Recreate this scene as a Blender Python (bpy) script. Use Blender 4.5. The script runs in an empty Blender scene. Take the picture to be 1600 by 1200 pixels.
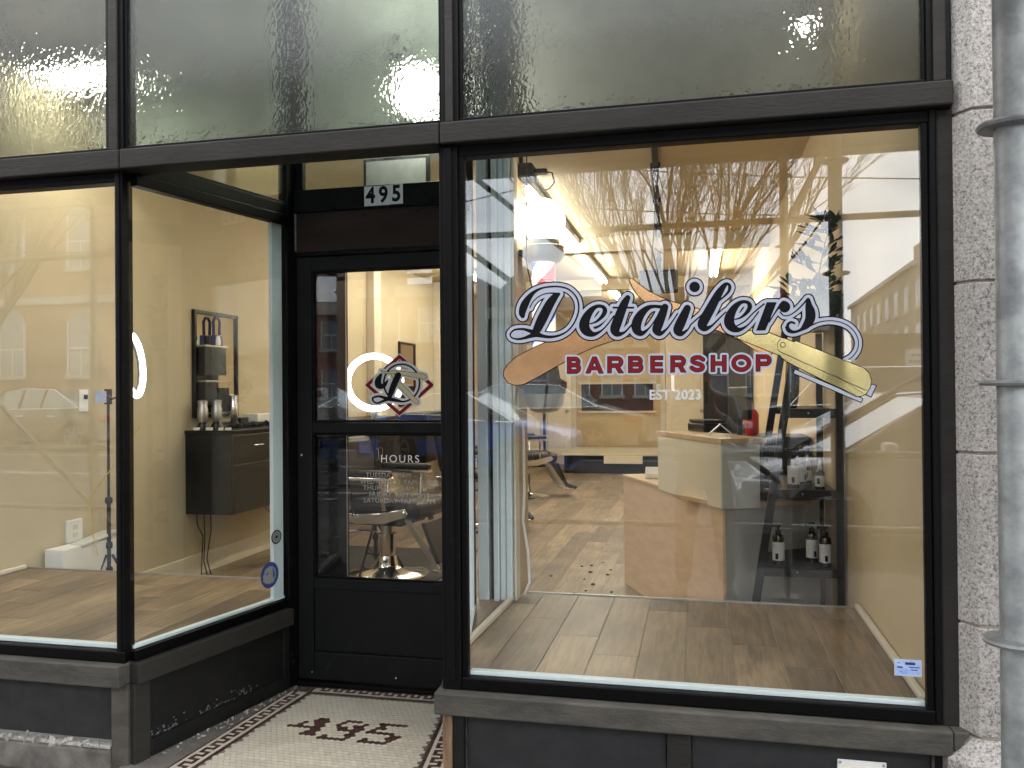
import bpy, math, random
import numpy as np
from mathutils import Vector, Matrix, Euler
R = math.radians
rnd = random.Random(7)
scene = bpy.context.scene
col = scene.collection

# ------------------------------------------------------------------ camera, world, sun, exposure
cam_data = bpy.data.cameras.new('camera')
cam = bpy.data.objects.new('camera', cam_data)
col.objects.link(cam)
cam_data.sensor_width = 36.0
cam_data.lens = 29.03
cam_data.clip_start = 0.02
cam_data.clip_end = 600.0
Rv = Vector((0.9751003, 0.2216025, -0.0084645))
Uv = Vector((0.0099170, -0.0054427, 0.9999360))
Bv = Vector((0.2215423, -0.9751219, -0.0075048))
cam.matrix_world = Matrix(((Rv.x, Uv.x, Bv.x, 0.0), (Rv.y, Uv.y, Bv.y, -2.845), (Rv.z, Uv.z, Bv.z, 1.46), (0, 0, 0, 1)))
scene.camera = cam

SUN_EL, SUN_AZ = R(38), R(150)
world = bpy.data.worlds.new('World')
scene.world = world
world.use_nodes = True
wn, wl = world.node_tree.nodes, world.node_tree.links
wn.clear()
w_out = wn.new('ShaderNodeOutputWorld')
w_bg = wn.new('ShaderNodeBackground')
w_sky = wn.new('ShaderNodeTexSky')
w_sky.sky_type = 'NISHITA'
w_sky.sun_disc = False
w_sky.sun_elevation = SUN_EL
w_sky.sun_rotation = SUN_AZ
w_tc = wn.new('ShaderNodeTexCoord')
w_map = wn.new('ShaderNodeMapping')
w_map.inputs['Scale'].default_value = (1.0, 1.0, 2.6)
w_n = wn.new('ShaderNodeTexNoise')
w_n.inputs['Scale'].default_value = 2.1
w_n.inputs['Detail'].default_value = 7.0
w_n.inputs['Roughness'].default_value = 0.52
w_ramp = wn.new('ShaderNodeValToRGB')
w_ramp.color_ramp.elements[0].position = 0.36
w_ramp.color_ramp.elements[0].color = (20.0, 22.0, 25.0, 1)
w_ramp.color_ramp.elements[1].position = 0.62
w_ramp.color_ramp.elements[1].color = (52.0, 52.5, 53.5, 1)
w_mix = wn.new('ShaderNodeMixRGB')
w_mix.inputs['Fac'].default_value = 0.86
wl.new(w_tc.outputs['Generated'], w_map.inputs['Vector'])
wl.new(w_map.outputs['Vector'], w_n.inputs['Vector'])
wl.new(w_n.outputs['Fac'], w_ramp.inputs['Fac'])
wl.new(w_sky.outputs['Color'], w_mix.inputs['Color1'])
wl.new(w_ramp.outputs['Color'], w_mix.inputs['Color2'])
wl.new(w_mix.outputs['Color'], w_bg.inputs['Color'])
w_bg.inputs['Strength'].default_value = 0.10
wl.new(w_bg.outputs['Background'], w_out.inputs['Surface'])

sun_data = bpy.data.lights.new('sun', 'SUN')
sun_data.energy = 0.6
sun_data.angle = R(25)
sun_data.color = (1.0, 0.96, 0.9)
sun = bpy.data.objects.new('sun', sun_data)
col.objects.link(sun)
sd = Vector((math.sin(SUN_AZ) * math.cos(SUN_EL), math.cos(SUN_AZ) * math.cos(SUN_EL), math.sin(SUN_EL)))
sun.rotation_euler = sd.to_track_quat('Z', 'Y').to_euler()
sun.location = (0, -6, 12)

scene.view_settings.view_transform = 'Standard'
scene.view_settings.look = 'None'
scene.view_settings.gamma = 1.0
scene.view_settings.use_curve_mapping = False
scene.view_settings.exposure = 0.70
scene.cycles.max_bounces = 12
scene.cycles.transparent_max_bounces = 24
scene.cycles.glossy_bounces = 5
scene.cycles.transmission_bounces = 10
scene.cycles.sample_clamp_indirect = 6.0
scene.cycles.caustics_refractive = True
scene.cycles.caustics_reflective = False

# ------------------------------------------------------------------ materials
class NT:
    def __init__(self, name):
        self.m = bpy.data.materials.new(name)
        self.m.use_nodes = True
        self.n = self.m.node_tree.nodes
        self.l = self.m.node_tree.links
        self.n.clear()
        self.out = self.n.new('ShaderNodeOutputMaterial')
    def node(self, t, **k):
        x = self.n.new(t)
        for a, b in k.items():
            if a.startswith('_'): setattr(x, a[1:], b)
            else: x.inputs[a.replace('__', ' ')].default_value = b
        return x
    def link(self, a, b): self.l.new(a, b)

def rgb(c): return (c[0], c[1], c[2], 1.0)

def mat(name, c, rough=0.5, metal=0.0, var=0.25, scale=8.0, bump=0.0, bscale=None, c2=None, stretch=(1, 1, 1), spec=0.5, emis=None, coat=0.0, objvar=0.0, detail=5.0, lo=0.35, hi=0.65, wear=None):
    t = NT(name)
    p = t.node('ShaderNodeBsdfPrincipled', Roughness=rough, Metallic=metal)
    p.inputs['Specular IOR Level'].default_value = spec
    p.inputs['Coat Weight'].default_value = coat
    tc = t.node('ShaderNodeTexCoord')
    mp = t.node('ShaderNodeMapping')
    mp.inputs['Scale'].default_value = stretch
    t.link(tc.outputs['Object'], mp.inputs['Vector'])
    vec = mp.outputs['Vector']
    oi = None
    if objvar:
        oi = t.node('ShaderNodeObjectInfo')
        ad = t.n.new('ShaderNodeVectorMath'); ad.operation = 'ADD'
        sc = t.n.new('ShaderNodeMath'); sc.operation = 'MULTIPLY'; sc.inputs[1].default_value = 37.0
        t.link(oi.outputs['Random'], sc.inputs[0])
        t.link(vec, ad.inputs[0]); t.link(sc.outputs[0], ad.inputs[1])
        vec = ad.outputs[0]
    nz = t.node('ShaderNodeTexNoise', Scale=scale, Detail=detail, Roughness=0.6)
    t.link(vec, nz.inputs['Vector'])
    rp = t.n.new('ShaderNodeValToRGB')
    c2 = c2 or tuple(min(1, x * (1 - var)) for x in c)
    rp.color_ramp.elements[0].position = lo
    rp.color_ramp.elements[1].position = hi
    rp.color_ramp.elements[0].color = rgb(c2)
    rp.color_ramp.elements[1].color = rgb(c)
    t.link(nz.outputs['Fac'], rp.inputs['Fac'])
    cout = rp.outputs['Color']
    if objvar:
        hs = t.n.new('ShaderNodeHueSaturation')
        mr = t.n.new('ShaderNodeMapRange')
        mr.inputs['To Min'].default_value = 1 - objvar
        mr.inputs['To Max'].default_value = 1 + objvar
        t.link(oi.outputs['Random'], mr.inputs['Value'])
        t.link(mr.outputs[0], hs.inputs['Value'])
        t.link(cout, hs.inputs['Color'])
        cout = hs.outputs['Color']
    if wear:
        wz = t.node('ShaderNodeTexNoise', Scale=wear[1], Detail=9.0, Roughness=0.72)
        wm = t.node('ShaderNodeMapping'); wm.inputs['Scale'].default_value = wear[3]
        t.link(tc.outputs['Object'], wm.inputs['Vector']); t.link(wm.outputs['Vector'], wz.inputs['Vector'])
        wr = t.n.new('ShaderNodeMapRange'); wr.inputs['From Min'].default_value = wear[2]; wr.inputs['From Max'].default_value = wear[2] + 0.05
        t.link(wz.outputs['Fac'], wr.inputs['Value'])
        wx = t.n.new('ShaderNodeMixRGB'); wx.inputs['Color2'].default_value = rgb(wear[0])
        t.link(wr.outputs[0], wx.inputs['Fac']); t.link(cout, wx.inputs['Color1']); cout = wx.outputs['Color']
    t.link(cout, p.inputs['Base Color'])
    if bump:
        nb = t.node('ShaderNodeTexNoise', Scale=bscale or scale * 3, Detail=6.0, Roughness=0.65)
        t.link(vec, nb.inputs['Vector'])
        b = t.node('ShaderNodeBump', Strength=bump, Distance=0.01)
        t.link(nb.outputs['Fac'], b.inputs['Height'])
        t.link(b.outputs['Normal'], p.inputs['Normal'])
    if rough < 0.9:
        mr2 = t.n.new('ShaderNodeMapRange')
        mr2.inputs['To Min'].default_value = min(1, rough * 1.35)
        mr2.inputs['To Max'].default_value = rough * 0.8
        t.link(nz.outputs['Fac'], mr2.inputs['Value'])
        t.link(mr2.outputs[0], p.inputs['Roughness'])
    if emis:
        p.inputs['Emission Color'].default_value = rgb(emis[0])
        p.inputs['Emission Strength'].default_value = emis[1]
    t.link(p.outputs[0], t.out.inputs['Surface'])
    return t.m

def emission(name, c, s):
    t = NT(name)
    e = t.node('ShaderNodeEmission', Strength=s)
    e.inputs['Color'].default_value = rgb(c)
    t.link(e.outputs[0], t.out.inputs['Surface'])
    return t.m

def clear_glass(name, tint=(0.985, 0.995, 0.99), f0=0.045, dirt=0.008):
    """window glass: see-through film with an angle dependent mirror reflection on both faces"""
    t = NT(name)
    tr = t.node('ShaderNodeBsdfTransparent'); tr.inputs['Color'].default_value = rgb(tint)
    gl = t.node('ShaderNodeBsdfGlossy', Roughness=0.0); gl.inputs['Color'].default_value = (1, 1, 1, 1)
    geo = t.node('ShaderNodeNewGeometry')
    dot = t.n.new('ShaderNodeVectorMath'); dot.operation = 'DOT_PRODUCT'
    t.link(geo.outputs['Normal'], dot.inputs[0]); t.link(geo.outputs['Incoming'], dot.inputs[1])
    ab = t.n.new('ShaderNodeMath'); ab.operation = 'ABSOLUTE'; t.link(dot.outputs['Value'], ab.inputs[0])
    om = t.n.new('ShaderNodeMath'); om.operation = 'SUBTRACT'; om.inputs[0].default_value = 1.0; t.link(ab.outputs[0], om.inputs[1])
    pw = t.n.new('ShaderNodeMath'); pw.operation = 'POWER'; pw.inputs[1].default_value = 5.0; t.link(om.outputs[0], pw.inputs[0])
    ma = t.n.new('ShaderNodeMath'); ma.operation = 'MULTIPLY_ADD'; ma.inputs[1].default_value = 1 - f0; ma.inputs[2].default_value = f0
    t.link(pw.outputs[0], ma.inputs[0])
    mx = t.node('ShaderNodeMixShader')
    t.link(ma.outputs[0], mx.inputs[0]); t.link(tr.outputs[0], mx.inputs[1]); t.link(gl.outputs[0], mx.inputs[2])
    res = mx.outputs[0]
    if dirt:
        tc = t.node('ShaderNodeTexCoord')
        nz = t.node('ShaderNodeTexNoise', Scale=5.0, Detail=8.0, Roughness=0.7)
        t.link(tc.outputs['Object'], nz.inputs['Vector'])
        mr = t.n.new('ShaderNodeMapRange'); mr.inputs['From Min'].default_value = 0.45; mr.inputs['From Max'].default_value = 0.8
        mr.inputs['To Max'].default_value = dirt
        t.link(nz.outputs['Fac'], mr.inputs['Value'])
        df = t.node('ShaderNodeBsdfDiffuse'); df.inputs['Color'].default_value = (0.6, 0.6, 0.58, 1)
        m2 = t.node('ShaderNodeMixShader')
        t.link(mr.outputs[0], m2.inputs[0]); t.link(res, m2.inputs[1]); t.link(df.outputs[0], m2.inputs[2])
        res = m2.outputs[0]
    t.link(res, t.out.inputs['Surface'])
    return t.m

def hammered_glass(name):
    t = NT(name)
    tc = t.node('ShaderNodeTexCoord')
    mp = t.node('ShaderNodeMapping'); mp.inputs['Scale'].default_value = (1.15, 1, 0.85)
    t.link(tc.outputs['Object'], mp.inputs['Vector'])
    nz0 = t.node('ShaderNodeTexNoise', Scale=30.0, Detail=1.0)
    t.link(mp.outputs['Vector'], nz0.inputs['Vector'])
    mxv = t.n.new('ShaderNodeMixRGB'); mxv.inputs['Fac'].default_value = 0.03
    t.link(mp.outputs['Vector'], mxv.inputs['Color1']); t.link(nz0.outputs['Color'], mxv.inputs['Color2'])
    vo = t.node('ShaderNodeTexVoronoi', Scale=62.0); vo.feature = 'SMOOTH_F1'
    vo.inputs['Smoothness'].default_value = 0.55
    t.link(mxv.outputs['Color'], vo.inputs['Vector'])
    nb = t.node('ShaderNodeTexNoise', Scale=12.0, Detail=2.0)
    t.link(mp.outputs['Vector'], nb.inputs['Vector'])
    ad = t.n.new('ShaderNodeMath'); ad.operation = 'MULTIPLY_ADD'; ad.inputs[1].default_value = 0.9
    t.link(nb.outputs['Fac'], ad.inputs[0]); t.link(vo.outputs['Distance'], ad.inputs[2])
    b = t.node('ShaderNodeBump', Strength=0.9, Distance=0.0030)
    t.link(ad.outputs[0], b.inputs['Height'])
    rf = t.node('ShaderNodeBsdfRefraction', Roughness=0.035, IOR=1.22); rf.inputs['Color'].default_value = (0.50, 0.535, 0.53, 1)
    t.link(b.outputs['Normal'], rf.inputs['Normal'])
    gl = t.node('ShaderNodeBsdfGlossy', Roughness=0.25); gl.inputs['Color'].default_value = (1, 1, 1, 1)
    mx = t.node('ShaderNodeMixShader'); mx.inputs[0].default_value = 0.03
    t.link(rf.outputs[0], mx.inputs[1]); t.link(gl.outputs[0], mx.inputs[2])
    df = t.node('ShaderNodeBsdfDiffuse'); df.inputs['Color'].default_value = (0.13, 0.127, 0.108, 1)
    nz = t.node('ShaderNodeTexNoise', Scale=3.0, Detail=7.0, Roughness=0.65)
    t.link(tc.outputs['Object'], nz.inputs['Vector'])
    mr = t.n.new('ShaderNodeMapRange'); mr.inputs['From Min'].default_value = 0.3; mr.inputs['From Max'].default_value = 0.7
    mr.inputs['To Min'].default_value = 0.05; mr.inputs['To Max'].default_value = 0.20
    t.link(nz.outputs['Fac'], mr.inputs['Value'])
    m2 = t.node('ShaderNodeMixShader')
    t.link(mr.outputs[0], m2.inputs[0]); t.link(mx.outputs[0], m2.inputs[1]); t.link(df.outputs[0], m2.inputs[2])
    t.link(m2.outputs[0], t.out.inputs['Surface'])
    return t.m

def granite(name, k=1.0):
    t = NT(name)
    tc = t.node('ShaderNodeTexCoord')
    oi = t.node('ShaderNodeObjectInfo')
    p = t.node('ShaderNodeBsdfPrincipled', Roughness=0.75)
    n1 = t.node('ShaderNodeTexNoise', Scale=120.0, Detail=4.0, Roughness=0.8)
    t.link(tc.outputs['Object'], n1.inputs['Vector'])
    r1 = t.n.new('ShaderNodeValToRGB')
    e = r1.color_ramp.elements
    e[0].position = 0.365; e[0].color = (0.05, 0.045, 0.047, 1)
    e[1].position = 0.72; e[1].color = rgb([x * k for x in (0.57, 0.54, 0.495)])
    a = e.new(0.415); a.color = rgb([x * k for x in (0.24, 0.22, 0.205)])
    a = e.new(0.47); a.color = rgb([x * k for x in (0.375, 0.345, 0.31)])
    a = e.new(0.56); a.color = rgb([x * k for x in (0.455, 0.42, 0.385)])
    t.link(n1.outputs['Fac'], r1.inputs['Fac'])
    v = t.node('ShaderNodeTexVoronoi', Scale=150.0)
    t.link(tc.outputs['Object'], v.inputs['Vector'])
    mx = t.n.new('ShaderNodeMixRGB'); mx.blend_type = 'MULTIPLY'; mx.inputs['Fac'].default_value = 0.35
    t.link(r1.outputs['Color'], mx.inputs['Color1'])
    bw = t.n.new('ShaderNodeRGBToBW'); t.link(v.outputs['Color'], bw.inputs['Color'])
    t.link(bw.outputs['Val'], mx.inputs['Color2'])
    n2 = t.node('ShaderNodeTexNoise', Scale=2.5, Detail=3.0); t.link(tc.outputs['Object'], n2.inputs['Vector'])
    hs = t.n.new('ShaderNodeHueSaturation')
    mr = t.n.new('ShaderNodeMapRange'); mr.inputs['To Min'].default_value = 1.0; mr.inputs['To Max'].default_value = 1.5
    t.link(n2.outputs['Fac'], mr.inputs['Value']); t.link(mr.outputs[0], hs.inputs['Value'])
    t.link(mx.outputs['Color'], hs.inputs['Color'])
    t.link(hs.outputs['Color'], p.inputs['Base Color'])
    b = t.node('ShaderNodeBump', Strength=0.5, Distance=0.003)
    t.link(n1.outputs['Fac'], b.inputs['Height']); t.link(b.outputs['Normal'], p.inputs['Normal'])
    t.link(p.outputs[0], t.out.inputs['Surface'])
    return t.m

def plank_mat(name, cols, rough=0.42):
    t = NT(name)
    tc = t.node('ShaderNodeTexCoord'); oi = t.node('ShaderNodeObjectInfo')
    sc = t.n.new('ShaderNodeMath'); sc.operation = 'MULTIPLY'; sc.inputs[1].default_value = 53.0
    t.link(oi.outputs['Random'], sc.inputs[0])
    ad = t.n.new('ShaderNodeVectorMath'); ad.operation = 'ADD'
    t.link(tc.outputs['Object'], ad.inputs[0]); t.link(sc.outputs[0], ad.inputs[1])
    mp = t.node('ShaderNodeMapping'); mp.inputs['Scale'].default_value = (14.0, 1.0, 1.0)
    t.link(ad.outputs[0], mp.inputs['Vector'])
    n1 = t.node('ShaderNodeTexNoise', Scale=3.2, Detail=9.0, Roughness=0.68, Distortion=0.8)
    t.link(mp.outputs['Vector'], n1.inputs['Vector'])
    mp2 = t.node('ShaderNodeMapping'); mp2.inputs['Scale'].default_value = (2.2, 1.0, 1.0)
    t.link(ad.outputs[0], mp2.inputs['Vector'])
    n2 = t.node('ShaderNodeTexNoise', Scale=2.3, Detail=4.0, Roughness=0.55)
    t.link(mp2.outputs['Vector'], n2.inputs['Vector'])
    rp = t.n.new('ShaderNodeValToRGB'); e = rp.color_ramp.elements
    e[0].position = 0.0; e[0].color = rgb(cols[0])
    e[1].position = 1.0; e[1].color = rgb(cols[-1])
    for i, c in enumerate(cols[1:-1]):
        a = e.new((i + 1) / (len(cols) - 1)); a.color = rgb(c)
    t.link(oi.outputs['Random'], rp.inputs['Fac'])
    r1 = t.n.new('ShaderNodeMapRange'); r1.inputs['From Min'].default_value = 0.25; r1.inputs['From Max'].default_value = 0.75
    r1.inputs['To Min'].default_value = 0.45; r1.inputs['To Max'].default_value = 1.5
    t.link(n1.outputs['Fac'], r1.inputs['Value'])
    r2 = t.n.new('ShaderNodeMapRange'); r2.inputs['From Min'].default_value = 0.3; r2.inputs['From Max'].default_value = 0.7
    r2.inputs['To Min'].default_value = 0.6; r2.inputs['To Max'].default_value = 1.35
    t.link(n2.outputs['Fac'], r2.inputs['Value'])
    m = t.n.new('ShaderNodeMath'); m.operation = 'MULTIPLY'
    t.link(r1.outputs[0], m.inputs[0]); t.link(r2.outputs[0], m.inputs[1])
    hs = t.n.new('ShaderNodeHueSaturation'); t.link(rp.outputs['Color'], hs.inputs['Color']); t.link(m.outputs[0], hs.inputs['Value'])
    p = t.node('ShaderNodeBsdfPrincipled', Roughness=rough)
    t.link(hs.outputs['Color'], p.inputs['Base Color'])
    b = t.node('ShaderNodeBump', Strength=0.25, Distance=0.002)
    t.link(n1.outputs['Fac'], b.inputs['Height']); t.link(b.outputs['Normal'], p.inputs['Normal'])
    t.link(p.outputs[0], t.out.inputs['Surface'])
    return t.m

M = dict(
    frame=mat('black_painted_frame', (0.0028, 0.0028, 0.0031), 0.5, spec=0.12, var=0.35, wear=((0.03, 0.028, 0.026), 9.0, 0.66, (1, 1, 0.5)), scale=14, bump=0.12, bscale=60),
    frame_dark=mat('black_glazing_bead', (0.002, 0.002, 0.0023), 0.45, spec=0.10, var=0.3, scale=10, bump=0.1),
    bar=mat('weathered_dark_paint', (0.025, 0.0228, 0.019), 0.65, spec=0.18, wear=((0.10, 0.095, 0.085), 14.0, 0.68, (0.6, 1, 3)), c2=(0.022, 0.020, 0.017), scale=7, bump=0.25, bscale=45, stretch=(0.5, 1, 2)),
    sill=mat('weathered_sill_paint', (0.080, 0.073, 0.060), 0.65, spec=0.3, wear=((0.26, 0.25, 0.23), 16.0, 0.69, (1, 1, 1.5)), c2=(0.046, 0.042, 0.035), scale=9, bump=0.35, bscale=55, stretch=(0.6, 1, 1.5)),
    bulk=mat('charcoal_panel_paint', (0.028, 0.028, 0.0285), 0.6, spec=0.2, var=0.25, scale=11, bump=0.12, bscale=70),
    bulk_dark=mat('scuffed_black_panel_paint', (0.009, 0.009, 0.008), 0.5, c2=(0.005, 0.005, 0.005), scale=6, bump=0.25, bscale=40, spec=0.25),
    brown_board=mat('dark_brown_board', (0.026, 0.014, 0.011), 0.65, spec=0.25, var=0.4, scale=5, bump=0.2, stretch=(0.5, 1, 3)),
    peel=mat('peeling_pale_paint', (0.16, 0.17, 0.17), 0.7, var=0.3, scale=40),
    door=mat('black_door_paint', (0.0062, 0.0065, 0.0068), 0.5, spec=0.14, wear=((0.018, 0.018, 0.018), 10.0, 0.64, (1, 1, 0.4)), var=0.2, scale=12, bump=0.06, bscale=90),
    glass=clear_glass('clear_window_glass', f0=0.048),
    glass_side=clear_glass('clear_side_glass', tint=(0.97, 0.985, 0.975), f0=0.045, dirt=0.012),
    glass_door=clear_glass('tinted_door_glass', tint=(0.90, 0.91, 0.90), f0=0.045, dirt=0.01),
    glass_low=clear_glass('smoked_lower_door_glass', tint=(0.82, 0.81, 0.79), f0=0.032, dirt=0.012),
    glass_transom=clear_glass('old_transom_glass', tint=(0.86, 0.91, 0.885), f0=0.05, dirt=0.06),
    hammered=hammered_glass('hammered_glass'),
    white_trim=mat('pale_blue_white_trim_paint', (0.74, 0.82, 0.83), 0.4, var=0.06, scale=5),
    cream_trim=mat('cream_trim_paint', (0.66, 0.60, 0.47), 0.4, var=0.06, scale=5),
    wall=mat('tan_wall_paint', (0.56, 0.44, 0.265), 0.75, var=0.06, scale=2.0, bump=0.05, bscale=120),
    wall_grey=mat('grey_beige_wall_paint', (0.52, 0.445, 0.30), 0.75, var=0.06, scale=2.0, bump=0.05, bscale=120),
    ceiling=mat('warm_white_ceiling_paint', (0.62, 0.53, 0.36), 0.8, var=0.06, scale=3),
    granite=granite('speckled_granite', 0.73),
    mortar=mat('sandy_mortar', (0.34, 0.29, 0.23), 0.9, var=0.3, scale=40, bump=0.3),
    galv=mat('galvanised_steel', (0.36, 0.38, 0.375), 0.5, metal=0.55, lo=0.40, hi=0.60, c2=(0.235, 0.25, 0.25), scale=14, bump=0.15, bscale=50),
    deck=mat('weathered_scaffold_plywood', (0.30, 0.24, 0.17), 0.8, var=0.4, scale=4, stretch=(0.4, 2, 1)),
    concrete=mat('grey_concrete', (0.17, 0.155, 0.135), 0.85, c2=(0.065, 0.058, 0.05), scale=7, bump=0.5, bscale=40),
    rubble=mat('pale_rubble', (0.50, 0.47, 0.42), 0.9, var=0.4, scale=30, bump=0.4, objvar=0.2),
    asphalt=mat('asphalt', (0.050, 0.050, 0.052), 0.85, var=0.3, scale=60, bump=0.4, bscale=200),
    pavement=mat('sidewalk_concrete', (0.13, 0.125, 0.115), 0.85, var=0.35, scale=4, bump=0.2, bscale=80),
    line=mat('road_line_paint', (0.55, 0.55, 0.53), 0.7, var=0.15, scale=20),
    tile_white=mat('ivory_floor_tile', (0.50, 0.455, 0.37), 0.42, var=0.2, scale=5, objvar=0.06),
    tile_dark=mat('maroon_floor_tile', (0.058, 0.024, 0.021), 0.45, var=0.35, scale=50, objvar=0.35),
    grout=mat('grey_grout', (0.13, 0.115, 0.10), 0.9, var=0.35, scale=12, bump=0.2),
    plank=plank_mat('oak_vinyl_plank', [(0.12, 0.086, 0.056), (0.22, 0.163, 0.105), (0.155, 0.115, 0.078), (0.28, 0.21, 0.135), (0.18, 0.13, 0.085)]),
    plank2=plank_mat('grey_oak_vinyl_plank', [(0.105, 0.070, 0.042), (0.20, 0.140, 0.083), (0.135, 0.094, 0.058), (0.27, 0.195, 0.118), (0.155, 0.107, 0.064)]),
    bare_wood=mat('bare_weathered_wood', (0.28, 0.17, 0.09), 0.75, c2=(0.11, 0.065, 0.035), scale=9, stretch=(6, 6, 0.6), bump=0.3),
    black=mat('black_laminate', (0.009, 0.0085, 0.008), 0.3, spec=0.3, var=0.2, scale=6),
    black_matte=mat('matte_black', (0.010, 0.010, 0.011), 0.6, var=0.3, scale=20),
    leather=mat('black_leather', (0.022, 0.020, 0.018), 0.34, var=0.3, scale=30, bump=0.15, bscale=200),
    chrome=mat('chrome', (0.80, 0.79, 0.77), 0.12, metal=1.0, var=0.05),
    steel=mat('brushed_steel', (0.55, 0.54, 0.52), 0.35, metal=1.0, var=0.1),
    mirror=mat('mirror_glass', (0.85, 0.85, 0.83), 0.02, metal=1.0, var=0.01),
    ply=mat('pale_maple_veneer', (0.80, 0.60, 0.43), 0.5, c2=(0.72, 0.52, 0.36), scale=2.4, stretch=(2, 2, 9), detail=8),
    ply_top=mat('maple_counter_top', (0.66, 0.47, 0.27), 0.35, var=0.15, scale=3, stretch=(1, 8, 1)),
    cream_panel=mat('cream_laminate', (0.82, 0.74, 0.58), 0.35, var=0.03, scale=3),
    grey_panel=mat('grey_green_laminate', (0.56, 0.565, 0.51), 0.4, var=0.05, scale=3),
    white_plastic=mat('white_plastic', (0.78, 0.77, 0.73), 0.35, var=0.03),
    label=mat('white_bottle_label', (0.72, 0.72, 0.70), 0.5, var=0.05),
    amber=mat('dark_amber_bottle', (0.035, 0.018, 0.010), 0.15, var=0.1, coat=0.3),
    red=mat('signal_red', (0.55, 0.03, 0.025), 0.3, var=0.1),
    blue=mat('barber_blue', (0.02, 0.06, 0.45), 0.3, var=0.1),
    orange=mat('orange_tag', (0.85, 0.28, 0.03), 0.5, var=0.05),
    navy=mat('navy_plastic', (0.02, 0.02, 0.10), 0.35, var=0.1),
    leaf=mat('dark_leaf', (0.028, 0.060, 0.022), 0.45, c2=(0.012, 0.030, 0.014), scale=20, objvar=0.3),
    stem=mat('brown_twig', (0.055, 0.038, 0.025), 0.7, var=0.3, scale=30),
    petal=mat('dark_rose_petal', (0.20, 0.012, 0.022), 0.5, var=0.4, scale=30),
    wrap=mat('dark_green_paper', (0.018, 0.034, 0.026), 0.45, var=0.4, scale=9, bump=0.3, bscale=20),
    vase=mat('dark_red_brown_glaze', (0.060, 0.018, 0.012), 0.12, var=0.3, scale=20, coat=0.5),
    yellow=mat('yellow_fruit', (0.70, 0.48, 0.06), 0.45, var=0.15),
    bark=mat('grey_bark', (0.075, 0.058, 0.045), 0.85, var=0.35, scale=20, bump=0.3),
    rubber=mat('tyre_rubber', (0.02, 0.02, 0.02), 0.8),
    rim=mat('alloy_rim', (0.45, 0.46, 0.48), 0.35, metal=0.8),
    car_glass=mat('dark_car_glass', (0.22, 0.26, 0.26), 0.05, metal=0.5, var=0.1, coat=0.5, spec=1.0),
    tail=mat('red_tail_lamp', (0.45, 0.012, 0.012), 0.2, var=0.2),
    lamp=mat('headlamp_lens', (0.7, 0.72, 0.74), 0.1, var=0.1),
    brick=mat('tan_red_brick', (0.33, 0.195, 0.13), 0.85, c2=(0.23, 0.13, 0.085), scale=30, stretch=(1, 1, 4)),
    brick_red=mat('dark_red_brick', (0.19, 0.055, 0.045), 0.85, var=0.3, scale=20, stretch=(1, 1, 4)),
    stone=mat('pale_limestone', (0.46, 0.44, 0.40), 0.85, var=0.15, scale=6),
    apt=mat('buff_brick', (0.33, 0.28, 0.21), 0.85, var=0.2, scale=8),
    roof=mat('grey_roof', (0.16, 0.17, 0.18), 0.8, var=0.2),
    win=mat('window_reflective_glass', (0.22, 0.26, 0.30), 0.08, var=0.4, scale=2, spec=1.0),
    white_paint=mat('white_window_paint', (0.7, 0.7, 0.68), 0.5, var=0.05),
    brown_sign=mat('brown_sign_board', (0.15, 0.105, 0.075), 0.7, var=0.2),
    skin=mat('skin', (0.50, 0.30, 0.22), 0.5, var=0.1),
    jacket=mat('pale_grey_jacket', (0.40, 0.42, 0.46), 0.8, var=0.2, scale=6, bump=0.2),
    trousers=mat('dark_brown_trousers', (0.055, 0.040, 0.030), 0.85, var=0.2),
    hair=mat('brown_hair', (0.05, 0.03, 0.02), 0.6, var=0.3, scale=60),
    shoe=mat('black_shoe', (0.02, 0.02, 0.02), 0.5),
    # lettering
    ink=mat('black_vinyl', (0.004, 0.004, 0.006), 0.6, spec=0.15, var=0.05),
    lav=mat('pale_lavender_vinyl', (0.45, 0.475, 0.56), 0.6, spec=0.2, var=0.03),
    white_vinyl=mat('white_vinyl', (0.60, 0.61, 0.62), 0.5, var=0.03),
    grey_vinyl=mat('etched_grey_vinyl', (0.27, 0.27, 0.255), 0.6, var=0.05),
    red_vinyl=mat('deep_red_vinyl', (0.20, 0.010, 0.014), 0.6, spec=0.15, var=0.06),
    gold=mat('gold_foil', (0.60, 0.36, 0.18), 0.13, metal=1.0, c2=(0.50, 0.29, 0.14), scale=22, bump=0.03, bscale=350),
    gold_green=mat('pale_gold_foil', (0.58, 0.48, 0.22), 0.11, metal=1.0, c2=(0.44, 0.38, 0.18), scale=12, bump=0.02, bscale=400),
    cream_vinyl=mat('cream_vinyl', (0.62, 0.52, 0.30), 0.5, var=0.1),
    blue_vinyl=mat('blue_sticker_vinyl', (0.025, 0.055, 0.22), 0.45, var=0.1),
    pale_blue_vinyl=mat('pale_blue_sticker', (0.20, 0.33, 0.68), 0.45, c2=(0.42, 0.52, 0.72), scale=30),
    tube=emission('lit_fluorescent_tube', (1.0, 0.91, 0.74), 33.0),
    tube_hot=emission('lit_front_tube', (1.0, 0.93, 0.78), 34.0),
    soft_tube=emission('lit_diffuser', (1.0, 0.92, 0.74), 34.0),
    spot=emission('lit_spot_diffuser', (1.0, 0.92, 0.76), 50.0),
    globe=emission('lit_globe', (1.0, 0.93, 0.80), 9.0),
    ring=emission('lit_led_ring', (1.0, 0.97, 0.95), 9.0),
    pole_white=mat('barber_pole_white', (0.75, 0.75, 0.74), 0.25, var=0.03, emis=((1, 0.96, 0.9), 0.55)),
    pole_red=mat('barber_pole_red', (0.62, 0.03, 0.04), 0.25, var=0.03, emis=((1, 0.06, 0.07), 0.4)),
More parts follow.
